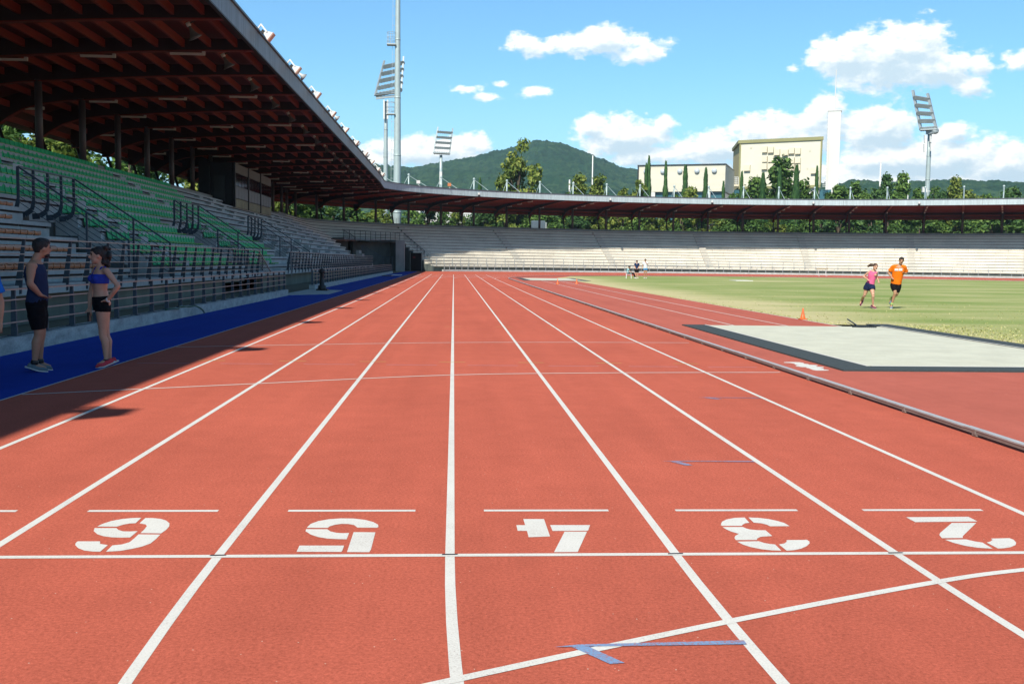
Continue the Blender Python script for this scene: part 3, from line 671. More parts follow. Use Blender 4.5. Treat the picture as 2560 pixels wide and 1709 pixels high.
# bridge railings
U=Vector((0,0,1))
Pn=[DL+U*(zd+1.05)+Vector((.05,-.05,0)),DR+U*(zd+1.05)]
posts=[]
for j in range(12): p=DL.lerp(DR,j/11); posts.append(((p.x+.05,p.y-.05,zd-.25),1.3))
freerail('bridge_railing','dark railing along the front of the bridge over the gateway',Pn,posts,M_dark,n=4,gap=.2)
a0=Wp(sg1+.1,ok(7)+.1,zd+1.05); a1=Wp(sg1+.1,ok(0)+.6,zk(0)+.95); freerail('gateway_stair_railing','railing sloping down the steps at the right of the gateway, lower end in sun',[a0,a1],[(a1-U*1.0,1.0),((a0+a1)/2*1-U*1.1 if 0 else a0.lerp(a1,.5)-U*1.15,1.15),(a0.lerp(a1,.75)-U*1.1,1.1)],M_steel,n=6,gap=.15)
a0=Vector((-19.7,132.8,zd+1.05)); a1=Vector((-17.5,127.5,zk(5)+.9)); freerail('gateway_stair_railing','dark railing sloping down at the left end of the gateway bridge',[a0,a1],[(a1-U*1.0,1.0)],M_dark,n=6,gap=.15)
a0=Vector((-16.2,122.5,3.3)); a1=Vector((-13.6,122.3,1.9)); freerail('gateway_stair_railing','thin railing inside the shaded gateway beside the pillar',[a0,a1,Vector((-12.4,122.0,1.9))],[(a0-U*1.9,1.9),(a1-U*1.9,1.9),(Vector((-12.4,122.0,0)),1.9)],M_steel,n=5,gap=.2)
# steps inside the gateway
b=MB()
for i in range(7): b.box((-14.2+.0-i*.35,119.5,.12+i*.2),(.34,3.2,.24+i*.4)); 
b.build('gateway_steps',M_conc,GS)

# ------------------------------------------------------------------ roof
RF=empty('stand_roof','cantilevered red timber roof with grey metal fascia over the grandstand','roof')
S0,S1=-16.0,SMAX-.05
b=MB(); dk=[(12.15,11.86),(6,11.6),(0,11.36),(-3,11.02),(-5,10.40),(-6.3,9.80)]; th=[(o,z-.09) for o,z in reversed(dk)]
sweep(b,dk+th,S0,S1); 
for f_i in range(len(b.f)): pass
for i,f in enumerate(b.f):
    pass
# top faces get sheet metal, undersides boards: decide by the profile edge index
n=len(dk)*2; cnt=0
for i in range(len(b.f)):
    if len(b.f[i])==4:
        j=cnt%n; cnt+=1; b.m[i]=1 if j<len(dk)-1 else 0
b.build('roof_deck',[M_deck,M_roof],RF)
b=MB()
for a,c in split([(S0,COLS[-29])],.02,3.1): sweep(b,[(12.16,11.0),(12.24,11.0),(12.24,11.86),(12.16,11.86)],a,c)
b.build('fascia',mat('fascia_shaded',(.25,.29,.33),.55,metal=.1,var=.2,vscale=1.1,stretch=(4,4,.35),fine=.12,fscale=3),RF); b=MB()  # darker copy of the fascia sheet, shade of the straight run in its colour
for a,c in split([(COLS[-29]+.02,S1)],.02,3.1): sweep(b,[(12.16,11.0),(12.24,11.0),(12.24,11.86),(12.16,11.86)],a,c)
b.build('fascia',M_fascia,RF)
b=MB(); sweep(b,[(11.9,11.865),(12.33,11.865),(12.33,11.96),(11.9,11.96)],S0,S1); b.build('gutter_cap',mat('cap_sheet',(.12,.15,.18),.5,metal=.3),RF)
b=MB(); sweep(b,[(12.1,10.93),(12.26,10.93),(12.26,10.995),(12.1,10.995)],S0,S1); b.build('drip_edge',M_beam,RF)
b=MB(); sweep(b,[(-6.25,9.5),(-6.33,9.5),(-6.33,9.88),(-6.25,9.88)],S0,S1); b.build('rear_fascia',mat('rear_panel',(.16,.17,.13),.7),RF)
BOT=[(12.1,11.0),(9,10.93),(6,10.80),(3,10.64),(1,10.5),(-.8,10.38),(-2.2,10.18),(-3.3,9.84),(-4.1,9.38),(-4.6,9.0),(-5.1,9.0)]
TOP=[(-5.3,9.35),(-5.15,10.2),(-3,10.88),(0,11.22),(6,11.38),(12.1,11.5)]
def beam(s):
    A,I,U=AX(s); b=MB(); pr=BOT+TOP
    # strip of quads between bottom curve and deck line, thickness .2
    def ztop(o):
        T_=[(-6.3,9.6),(-5,10.25),(-3,10.88),(0,11.24),(6,11.4),(12.15,11.5)]
        for i in range(len(T_)-1):
            if T_[i][0]<=o<=T_[i+1][0]: t=(o-T_[i][0])/(T_[i+1][0]-T_[i][0]); return T_[i][1]+(T_[i+1][1]-T_[i][1])*t
        return 9.6
    rings=[]
    for o,z in BOT:
        p=Wp(s,o); zt=max(ztop(o),z+.1)
        rings.append([p-A*.1+U*z,p+A*.1+U*z,p+A*.1+U*zt,p-A*.1+U*zt])
    b.loft(rings,0)
    rings=[]
    for o,z in BOT:                      # bottom flange
        p=Wp(s,o); rings.append([p-A*.17+U*(z-.05),p+A*.17+U*(z-.05),p+A*.17+U*(z-.002),p-A*.17+U*(z-.002)])
    b.loft(rings,1)
    for o,z in BOT[1:6]:                 # bolt groups
        for dx in (-.3,0,.3): b.ball(Wp(s,o+dx,z+.3)-A*.11,.03,6)
    o_=b.build('beam',[M_beam,M_wood],RF); return o_
def strut(s):
    b=MB(); b.tube([Wp(s,-4.75,9.05),Wp(s,-3.95,6.6)],.11,8); b.tube([Wp(s,-4.75,9.1),Wp(s-1.1,-5.6,9.9)],.05,6); b.tube([Wp(s,-4.75,9.1),Wp(s+1.1,-5.6,9.9)],.05,6); b.build('strut',M_beam,RF,True)
for s in COLS:
    beam(s)
    if s>22:
        b=MB(); b.tube([Wp(s,0,6.5),Wp(s,0,10.5)],.185,14); b.build('column',M_colm,RF,True); strut(s)
# secondary joists, one mesh a bay
cc=[S0]+COLS
for i in range(len(cc)-1):
    a,c=cc[i]+.1,cc[i+1]-.1
    if c<-14: continue
    b=MB()
    for j in range(15):
        o=11.3-j*1.18
        zt=11.50-(12-o)*.0225 if o>-3 else 10.9-(-3-o)*.3
        zt=min(zt, 11.5)-.02
        if o<0: zt-= (0-o)*.07
        n_=2 if c<117 else 4
        for q in range(n_):
            sa,sb=a+(c-a)*q/n_,a+(c-a)*(q+1)/n_
            b.bar(Wp(sa,o,zt-.19),Wp(sb,o,zt-.19),.13,.34)
    b.build('joists',M_wood,RF)
# masts and tie rods on the curved roof
for s in COLS:
    if s<118: continue
    b=MB(); b.tube([Wp(s,0,11.3),Wp(s,0,14.55)],.11,8); b.ball(Wp(s,0,14.6),.2,8); b.build('roof_mast',M_mast,RF,True)
    b=MB(); b.tube([Wp(s,0,14.5),Wp(s,7.2,11.65)],.045,5); b.tube([Wp(s,0,14.5),Wp(s,-3.6,10.95)],.045,5); b.build('tie_rod',M_mast,RF,True)
# batten lights hung under the beams
proto=None; cl=0
def batten():
    K=empty('batten_light','x','ceiling light'); b=MB(); b.box((0,0,0),(1.55,.15,.09)); b.build('housing',M_tube,K)
    b=MB(); b.box((.72,0,.06),(.13,.13,.12)); b.build('end_box',M_greenr if 0 else M_lamp,K); return K
rows=[s for s in COLS if s>30]
for ri,s in enumerate(rows):
    full=(ri%2==0)
    for oi,o in enumerate((9.1,5.1,1.2,-2.9) if full else (1.0,)):
        if s<60 and not full: continue
        if s>124 and o==-2.9: continue
        if proto is None: K=proto=batten()
        else: K=copy_tree(proto)
        A,I,U=AX(s); K.location=Wp(s,o,(10.86,10.66,10.42,9.95)[oi] if full else 10.42)-A*.0; K.location.z-=.08
        K.rotation_euler=(0,0,math.atan2(I.y,I.x))
        K['label']='white batten light, %s beam, %s'%(ordn(ri),(('nearest the fascia','second from the fascia','third from the fascia','behind the column')[oi] if full else 'alone by the column'))
        K['group']='batten lights under the stand roof'
# horn loudspeakers
proto=None; 
for i,y in enumerate([37.6+6.2*j for j in range(13)]):
    if proto is None:
        proto=K=empty('horn_loudspeaker','x','loudspeaker'); b=MB(); n=14
        b.loft([[Vector((x,r*math.cos(6.283*k/n),z0+r*math.sin(6.283*k/n))) for k in range(n)] for x,r,z0 in ((0,.05,0),(.12,.07,-.0),(.28,.12,-.0),(.42,.2,0),(.5,.29,0))]); b.build('horn',mat('horn_tan',(.16,.13,.10),.6),K,True)
        b=MB(); b.tube([(-.16,0,0),(0,0,0)],.09,10); b.build('driver',M_lamp,K,True)
        b=MB(); b.bar((-.1,0,.05),(-.1,0,.42),.03,.05); b.build('bracket',M_dark,K)
    else: K=copy_tree(proto)
    K.location=(-15.5,y-.5,10.75); K.rotation_euler=(0,R(62),R(20)); K['label']='tan horn loudspeaker under the roof edge, %s from the near end'%ordn(i); K['group']='horn loudspeakers under the roof edge'
# floodlights on the roof edge
def flood():
    K=empty('roof_floodlight','x','floodlight')
    b=MB(); b.hexa([(.34,-.25,-.12),(.34,.25,-.12),(.34,.25,.12),(.34,-.25,.12),(.86,-.36,-.34),(.86,.36,-.34),(.86,.36,.34),(.86,-.36,.34)]); b.build('reflector_body',M_lamp,K)
    b=MB(); b.box((.90,0,0),(.09,.74,.70)); b.build('glass_frame',M_lens,K)
    b=MB(); b.bar((-.25,0,.28),(.5,-.3,.1),.1,.1); b.bar((-.25,0,.28),(.5,.3,.1),.1,.1); b.bar((-.25,0,-.3),(-.25,0,.32),.1,.1); b.build('yoke',M_lamp,K)
    b=MB(); b.box((.18,0,-.06),(.2,.3,.26)); b.build('gear_box',M_black,K); return K
proto=None; fl=0
ys=[-6.1,1.3,9.0,16.6,23.3,31.5,43.1,51.4,59.8,68.0,76.8,85.5,94.8,103,111.5,118.5]
for i,s in enumerate(ys):
    if proto is None: K=proto=flood()
    else: K=copy_tree(proto)
    A,I,U=AX(s); K.location=Wp(s,12.4,11.98); K.rotation_euler=(0,R(38),math.atan2(I.y,I.x)); K.scale=(.63,.63,.63)
    K['group']='floodlights along the roof edge'
    K['label']=('white roof-edge floodlight overhead, out of view, %s from behind'%ordn(i)) if i<6 else 'white floodlight on the roof edge against the sky, %s from the top'%ordn(i-6)
for i,s in enumerate((53.9,70.8,87.5,97.5,114,121)):
    if i==0: proto2=K=empty('edge_horn','x','loudspeaker'); 
    if i==0:
        b=MB(); n=12; b.loft([[Vector((x,r*math.cos(6.283*k/n),r*math.sin(6.283*k/n))) for k in range(n)] for x,r in ((0,.06),(.2,.1),(.45,.3))]); b.build('horn',M_lamp,K,True); b=MB(); b.tube([(-.2,0,-.1),(0,0,0)],.05,6); b.build('bracket',M_lamp,K)
    else: K=copy_tree(proto2)
    A,I,U=AX(s); K.location=Wp(s,12.5,11.95); K.scale=(.8,.8,.8); K.rotation_euler=(0,R(35),math.atan2(I.y,I.x)+.5); K['group']='white horns along the roof edge'; K['label']='small white horn on the roof edge, %s from the top'%ordn(i)
# small cameras / lamps on the far fascia
fc=[(COLS[-29+8]-1.2,'first'),(COLS[-29+13]+.0,'second'),(COLS[-29+17]-.5,'third'),(COLS[-29+22]-1,'fourth'),(COLS[-29+25],'fifth')]
for i,(s,w) in enumerate(((COLS[-29+7]-1.0,'first'),(COLS[-29+11]+2,'second'),(COLS[-29+14]+3.3,'third'),(COLS[-29+18]-2.2,'fourth'),(COLS[-29+21]-1.5,'fifth'))):
    if i==0:
        K=proto3=empty('dome_camera','x','camera'); b=MB(); b.ball((0,0,0),(.2,.2,.2),10); b.build('dome',M_dark,K,True); b=MB(); b.tube([(0,0,.1),(0,0,.42)],[.17,.12],8); b.bar((0,0,.3),(-.35,0,.3),.06,.06); b.build('bracket',M_lamp,K)
    else: K=copy_tree(proto3)
    A,I,U=AX(s); K.location=Wp(s,12.6,11.12); K.rotation_euler=(0,0,math.atan2(I.y,I.x)); K['group']='dome cameras on the far fascia'; K['label']='small dome camera on the far roof fascia, %s from the left'%w
for i,(s,m_,lb) in enumerate(((COLS[-29+4]+3.2,M_lamp,'small white lamp standing on the curved roof edge'),(COLS[-29+6]-1.3,M_orange,'small reddish lamp standing on the curved roof edge'))):
    K=empty('roof_lamp',lb,'lamp'); p=Wp(s,11.9,11.7); b=MB(); b.bar(p,p+U*.5,.08,.08); b.bar(p+U*.3,p+U*.2+AX(s)[1]*.7-AX(s)[0]*.4,.06,.06); b.build('bracket',M_lamp,K)
    b=MB(); b.box(p+U*.75,(.5,.35,.45)); b.build('lamp_head',m_,K)
# press box
PB=empty('press_box','dark glazed press box with pale panels under the stand roof','press box')
x0,x1,y0,y1,z0,z1=-25.8,-22.9,80.6,97.6,5.72,9.35
b=MB(); b.box(((x0+x1)/2-.06,(y0+y1)/2,(z0+z1)/2),(x1-x0-.12,y1-y0-.12,z1-z0)); b.build('body',M_black,PB)
M_pan=mat('box_panel',(.17,.16,.13),.6,var=.1,vscale=1); M_pl=mat('box_low_panel',(.20,.22,.23),.5,var=.1,vscale=1); M_pb=mat('box_base',(.22,.20,.09),.5,var=.35,vscale=1.3)
ny=3; L=(y1-y0)/ny
for i in range(ny):
    ya,yb=y0+L*i+.25,y0+L*(i+1)-.05
    b=MB(); b.box((x1-.03,(ya+yb)/2,8.95),(.06,yb-ya,.75)); b.build('fascia_panel',M_pan,PB)
    b=MB(); b.box((x1-.03,(ya+yb)/2,5.72+.35),(.06,yb-ya,.7)); b.build('base_panel',M_pb,PB)
    for j in range(4):
        w=(yb-ya)/4; c=ya+w*(j+.5)
        b=MB(); b.box((x1-.03,c,6.98),(.06,w-.06,.98)); b.build('lower_panel',M_pl,PB)
        b=MB(); b.box((x1-.035,c,8.02),(.05,w-.14,1.0)); b.build('window',M_glass,PB)
    b=MB(); b.box((x1+.0,ya-.15,(z0+z1)/2),(.14,.24,z1-z0)); b.build('mullion',M_black,PB)
b=MB(); b.box((x0+.9,y0-.03,7.6),(.12,.1,2.9)); b.box((x0+1.7,y0-.03,7.2),(.9,.04,2.1)); b.build('side_door',mat('side_door',(.03,.035,.04),.3),PB)
# pieces at the stand front
K=empty('hydrant_post','black cast post standing by the fence gap at the entrance ramp','hydrant',loc=(-11.3,45.3,0)); b=MB(); b.tube([(0,0,0),(0,0,.25),(0,0,.3),(0,0,.85),(0,0,.9),(0,0,1.05),(0,0,1.1)],[.2,.2,.12,.09,.14,.13,.03],12); b.build('post_body',M_black,K,True); b=MB(); b.box((0,.1,.05),(.55,.5,.1)); b.build('base',M_black,K)
b=MB(); pts=[]
for i in range(30): t=i/29; pts.append((-11.93+.10*math.sin(t*9)-.0+t*.18,20.2+3.0*t,.275+.015*math.sin(t*17) if t<.75 else .27-(t-.75)*.9))
b.tube(pts,.022,6); tag(b.build('garden_hose',mat('hose_green',(.03,.12,.06),.5),None,True),'green garden hose draped over the low concrete wall by the fence','hose')
b=MB(); b.tube([(-12.0+.04*math.sin(i*.9),10+i*.32,.262) for i in range(36)],.009,5); 
b.build('cable',M_dark)['label']='thin dark cable lying on top of the low concrete wall'; bpy.data.objects['cable']['category']='cable'
for y,l,m_ in ((94,'dark square cover lying on the blue strip near the far corner',M_black),(99,'white square patch lying on the blue strip near the far corner',M_wht)):
    b=MB(); b.box((-11.2 if m_ is M_black else -10.6,y,.03),(.9,3.2,.05)); tag(b.build('cover_plate',m_),l,'cover')
K=empty('hurdle','white hurdle with brown top board standing on the far track','hurdle',loc=(48.6,141,0),rz=-.1); 
for x in (-.55,.55):
    b=MB(); b.tube([(x,0,0),(x,0,1.0)],.035,6); b.build('upright',M_wht,K); b=MB(); b.bar((x,-.0,.04),(x,-.7,.04),.06,.06); b.build('foot',M_wht,K)
b=MB(); b.box((0,0,1.05),(1.7,.06,.16)); b.build('top_board',mat('board_brown',(.4,.34,.2),.7),K)
b=MB(); b.box((22.2,90,.03),(1.6,2.4,.05)); tag(b.build('white_board',M_wht),'flat white board lying on the far edge of the lawn','board')
# ------------------------------------------------------------------ seats
def seat_mesh(green=True):
    b=MB(); w=.215; n=6
    if green:
        # moulded shell: sweep the side profile across the width with a dished middle
        side=[(o,(z-.29)*1.0+.25) for o,z in [(.22,.30),(.20,.335),(.05,.325),(-.13,.31),(-.185,.35),(-.215,.50),(-.235,.66)]]
        rings=[]
        for o,z in side:
            rings.append([Vector((o-.02*(1-(x/w)**2)*(1 if z>.34 else 0),x,z-.02*(1-(x/w)**2)*(0 if z>.34 else 1))) for x in [w*(-1+2*i/n) for i in range(n+1)]]+[Vector((o-.022,x,z-.02)) for x in [w*(1-2*i/n) for i in range(n+1)]])
        b.loft(rings,0)
        b.box((.215,0,.292),(.03,.40,.03),1); b.box((0,0,.255),(.06,.05,.09),1)
        return b.mesh('seat_shell',[M_green,M_greenr],False)
    side=[(.2,.12),(.19,.19),(.02,.17),(-.15,.18),(-.2,.22)]
    rings=[[Vector((o,x,z-.03*(1-(x/w)**2)*(1 if i_ in(1,2,3) else 0))) for x in [w*(-1+2*i/n) for i in range(n+1)]]+[Vector((o-.01,x,z-.05)) for x in [w*(1-2*i/n) for i in range(n+1)]] for i_,(o,z) in enumerate(side)]
    b.loft(rings,0); b.box((.14,0,.06),(.03,.36,.12),1); b.box((-.12,0,.06),(.03,.2,.12),1)
    return b.mesh('seat_shell_low',[M_orange,M_dark],False)
gm=seat_mesh(); om=seat_mesh(False)
spots=[]
for k in range(12):
    iv=[(29.5-6 if k>=5 else 32.6,35.4),(36.5,53.3),(54.5,64.0 if k>1 else 57+3*k),] if k>=5 else [(32.7,35.3),(36.5,45.2),(50.5,53.3),(54.5,(57.2,60.2,63.6,63.8,63.8)[k])]
    if k>=9: iv[-1]=(iv[-1][0],64+ (k-8)*1.3)
    for a,c in iv:
        n=int((c-a)/.48)
        for j in range(n): spots.append((k,a+.24+j*(c-a)/n))
def visy(k): return (26.15-4.87-ok(k))/.4438-5.35
spots=[(k,y) for k,y in spots if y>visy(k)-1.5]
def px(k,y): return math.dist((-26.15+ok(k)-.35,y,zk(k)),CAM)
spots.sort(key=lambda t:px(*t))
blk=lambda y:'before the nearest aisle' if y<36 else('between the two nearest aisles' if y<54 else 'beyond the second aisle')
for k,y in spots[:300]:
    o=bpy.data.objects.new('stadium_seat',gm); COL.objects.link(o); o.location=(-26.15+ok(k)-.50,y,zk(k)-.2); o.rotation_euler=(0,0,rnd.uniform(-.03,.03))
    tag(o,'green plastic seat, %s row up, %s'%(ordn(k),blk(y)),'seat','green stadium seats, %s row up, %s'%(ordn(k),blk(y)))
b=MB(); V=[v.co for v in gm.vertices]; PO=[(tuple(p.vertices),p.material_index) for p in gm.polygons]
for k,y in spots[300:]:
    base=len(b.v); L=Vector((-26.15+ok(k)-.50,y,zk(k)-.2)); b.v+=[tuple(v+L) for v in V]
    for vs,mi in PO: b.f.append(tuple(base+i for i in vs)); b.m.append(mi)
tag(b.build('upper_seats',[M_green,M_greenr]),'mass of green seats filling the upper and farther rows of the stand','seats',kind='stuff')
for k in range(5):
    yend=27.2 if k==4 else 25.2; y=yend
    while y>max(15,visy(k)-2):
        o=bpy.data.objects.new('low_seat',om); COL.objects.link(o); o.location=(-26.15+ok(k)-.30,y-.24,zk(k)-.04)
        tag(o,'low backless orange seat in the %s row of the bare concrete block'%ordn(k),'seat','orange seats, %s row'%ordn(k)); y-=.48

# ------------------------------------------------------------------ hills
def hills(name,prof,D,depth,mroof,az0,az1,na,nd,treeh,dat):
    def h(a):
        for i in range(len(prof)-1):
            if prof[i][0]<=a<=prof[i+1][0]:
                t=(a-prof[i][0])/(prof[i+1][0]-prof[i][0]); t=t*t*(3-2*t)*.5+t*.5; return prof[i][1]+(prof[i+1][1]-prof[i][1])*t
        return prof[0][1] if a<prof[0][0] else prof[-1][1]
    b=MB()
    for j in range(nd+1):
        t=j/nd; d=D-depth+depth*1.35*t; tt=(d-(D-depth))/depth
        for i in range(na+1):
            a=az0+(az1-az0)*i/na; H=CAM.z+D*math.tan(R(h(a)))
            e=min(1,(i/na)*6,(1-i/na)*6)
            f=max(0,min(1,tt)); z=H*(f**1.25 if tt<=1 else max(0,1-((tt-1)/.35)**2*.5))*e
            x=CAM.x+d*math.sin(R(a)); y=CAM.y+d*math.cos(R(a))
            rid=noise.noise(Vector((x*.006,y*.006,dat)))*.5+noise.noise(Vector((x*.016,y*.016,dat+4)))*.25
            z*=1+rid*.38*math.sin(math.pi*min(1,f)**1.5)
            z+=(noise.noise(Vector((x*.09,y*.045,dat)))+.7*noise.noise(Vector((x*.3,y*.14,dat+7))))*treeh*(.35 if f<.02 else 1)
            b.v.append((x,y,max(-5,z)))
    for j in range(nd):
        for i in range(na):
            q=j*(na+1)+i; b.f.append((q,q+1,q+na+2,q+na+1)); b.m.append(0)
    o=b.build(name,mroof,None,True); o['kind']='structure'; return o
def hill_mat(name,a,b_,c,rock=None):
    m=bpy.data.materials.new(name); m.use_nodes=True; t=NT(m.node_tree); b=t.n['Principled BSDF']; b.inputs['Roughness'].default_value=.95; b.inputs['Specular IOR Level'].default_value=.05
    v=t.new('ShaderNodeTexCoord').outputs['Object']
    vo=t.new('ShaderNodeTexVoronoi'); vo.inputs['Scale'].default_value=.11; t.l.new(v,vo.inputs['Vector'])
    big=t.noise(v,.006,5,.6); fn=t.noise(v,.12,4,.7)
    wn=t.new('ShaderNodeSeparateColor'); t.l.new(vo.outputs['Color'],wn.inputs[0])
    k=t.math('ADD',t.math('MULTIPLY',wn.outputs[0],.30),t.math('ADD',t.math('MULTIPLY',big,.45),t.math('MULTIPLY',fn,.30)))
    col=t.ramp(k,[(.3,a),(.52,b_),(.75,c)])
    t.l.new(col,b.inputs['Base Color'])
    bn=t.new('ShaderNodeBump'); bn.inputs['Strength'].default_value=1; bn.inputs['Distance'].default_value=4
    hh=t.math('ADD',t.math('MULTIPLY',vo.outputs['Distance'],-.12),t.math('MULTIPLY',fn,1.2)); t.l.new(hh,bn.inputs['Height']); t.l.new(bn.outputs[0],b.inputs['Normal']); return m
MH=hill_mat('hill_forest',(.008,.030,.017),(.017,.052,.025),(.042,.082,.036))
PA=[(-14,4.6),(-9,4.6),(-6.04,4.73),(-4.52,5.18),(-3.32,5.12),(-2.27,5.06),(-1.26,5.29),(.26,5.56),(1.09,5.75),(2.35,6.05),(3.63,6.37),(4.69,6.64),(5.62,6.53),(6.5,6.29),(7.52,5.93),(8.52,5.5),(9.4,5.2),(11.11,4.9),(14.56,4.3),(18,3.6)]
PB_=[(8,4.6),(14.57,4.35),(17.73,4.31),(20,4.31),(21.01,4.35),(21.46,4.48),(22.36,4.45),(23.15,4.36),(24.26,4.38),(25.35,4.42),(26.97,4.38),(28.53,4.31),(29.56,4.22),(32,4.2),(45,4.1)]
hills('hill',PA,1700,1000,MH,-16,20,420,150,4.2,1.0)
hills('hills',PB_,1250,600,MH,9,48,420,90,3.2,5.0)

# ------------------------------------------------------------------ trees
def leafcloud(b,c,rad,n,ls,sd,squash=.85):
    """leaf-clump quads scattered through a blob, denser toward its shell"""
    c=Vector(c)
    for _ in range(n):
        d=Vector((sd.gauss(0,1),sd.gauss(0,1),sd.gauss(0,1))).normalized(); r=rad*(sd.random()**.38)
        p=c+Vector((d.x*r,d.y*r,d.z*r*squash))
        nrm=(d*.7+Vector((sd.gauss(0,.6),sd.gauss(0,.6),.35+sd.gauss(0,.5)))).normalized()
        a=nrm.orthogonal().normalized(); a.rotate(Matrix.Rotation(sd.random()*6.28,3,nrm)); e=nrm.cross(a); s=ls*(.6+sd.random()*.8)
        b.face([p-a*s,p-e*s*.55+nrm*s*.12,p+a*s,p+e*s*.55+nrm*s*.1])
def make_tree(kind,seed):
    sd=random.Random(seed); H=10.0
    cr_=MB(); tk=MB()
    if kind=='cypress':
        for i in range(1500):
            z=.6+sd.random()**.9*9.4; t=z/10; rr=(.75*math.sin(min(1,t*2.2)*1.57)*(1-max(0,t-.25)/.78)**.75+.03)*(.55+.45*sd.random())*(1+.18*math.sin(z*3+seed))
            a=sd.random()*6.28; p=Vector((rr*math.cos(a),rr*math.sin(a),z)); s=.16+sd.random()*.14
            up_=Vector((math.cos(a)*.25,math.sin(a)*.25,1)).normalized(); sdv=up_.cross(Vector((math.cos(a),math.sin(a),0))).normalized()
            cr_.face([p-up_*s,p-sdv*s*.4,p+up_*s*1.3,p+sdv*s*.4])
        tk.tube([(0,0,0),(0,0,3),(0,0,8)],[.16,.12,.03],6); return cr_,tk
    spread={'round':3.1,'tall':2.1,'loose':2.7,'bush':3.4}[kind]
    base={'round':2.6,'tall':1.6,'loose':2.2,'bush':.2}[kind]
    tk.tube([(0,0,0),(.08,.05,2.5),(.15,-.05,5),(.1,.1,8.2)],[.30,.22,.15,.05],7)
    lobes=[]; n={'round':26,'tall':26,'loose':24,'bush':24}[kind]
    for i in range(n):
        t=(i+.5)/n; z=base+(9.3-base)*t; 
        env=spread*(math.sin(math.pi*min(.98,(t*.86+.14)))**.7)*(1-.35*t if kind!='tall' else 1-.6*t)
        a=i*2.4+sd.random(); r=env*(.35+.65*sd.random()); p=Vector((r*math.cos(a),r*math.sin(a),z+sd.gauss(0,.35)))
        lobes.append((p,(1.0 if kind!='loose' else .72)*(.7+.5*sd.random())*(1.15-.5*t)))
        if i%2==0: tk.tube([(.1,0,max(.8,z*.62)),(p.x*.5,p.y*.5,z*.85),tuple(p)],[.09,.06,.02],5)
    for p,r in lobes: leafcloud(cr_,p,r,int((150 if kind!='loose' else 125)*max(.6,r)),.22,sd)
    for i in range(120):                                     # stray sprigs break the outline
        p,r=lobes[sd.randrange(len(lobes))]; d=Vector((sd.gauss(0,1),sd.gauss(0,1),sd.gauss(.3,1))).normalized(); leafcloud(cr_,p+d*r*1.08,.16,3,.18,sd)
    return cr_,tk
TP={}
for kind in ('round','tall','loose','bush','cypress'):
    for v in range(3 if kind!='cypress' else 2):
        TP[(kind,v)]=tuple(make_tree(kind,v*13+len(kind)*7))
MC={}
KL={'L_mid':L_mid,'L_yel':L_yel,'L_dark':L_dark,'L_cyp':L_cyp}
def tree(u_az,D,ztop,width,kind,mk,label,group,z0=0,var=None,el_=None):
    v=rnd.randrange(3 if kind!='cypress' else 2) if var is None else var
    key=(kind,v,mk)
    if key not in MC: 
        c,t=TP[(kind,v)]; MC[key]=(c.mesh('crown',KL[mk]),t.mesh('trunk',M_bark,True))
    x=CAM.x+D*math.sin(R(u_az)); y=CAM.y+D*math.cos(R(u_az)); H=ztop-z0
    nm={'cypress':'cypress_tree','bush':'large_bush'}.get(kind,'broadleaf_tree')
    K=empty(nm,label,'tree' if kind!='bush' else 'bush',group,(x,y,z0),rnd.random()*6.28)
    w0={'round':6.4,'tall':4.6,'loose':5.6,'bush':7,'cypress':1.5}[kind]
    K.scale=(width/w0,width/w0,H/10.0)
    for nme,me in zip(('crown','trunk'),MC[key]):
        o=bpy.data.objects.new(nme,me); COL.objects.link(o); o.parent=K
    return K
def azel(u,v):
    d=fw+r2*((u-1280)/2560)-u2*((v-854.5)/2560); return math.degrees(math.atan2(d.x,d.y)),math.degrees(math.atan2(d.z,math.hypot(d.x,d.y)))
def T2(u,v,D,w,kind,mk,label,group='trees beyond the far stand'):
    a,e=azel(u,v); tree(a,D,CAM.z+D*math.tan(R(e)),w*(1.45 if kind!='cypress' else 1.15),kind,mk,label,group)
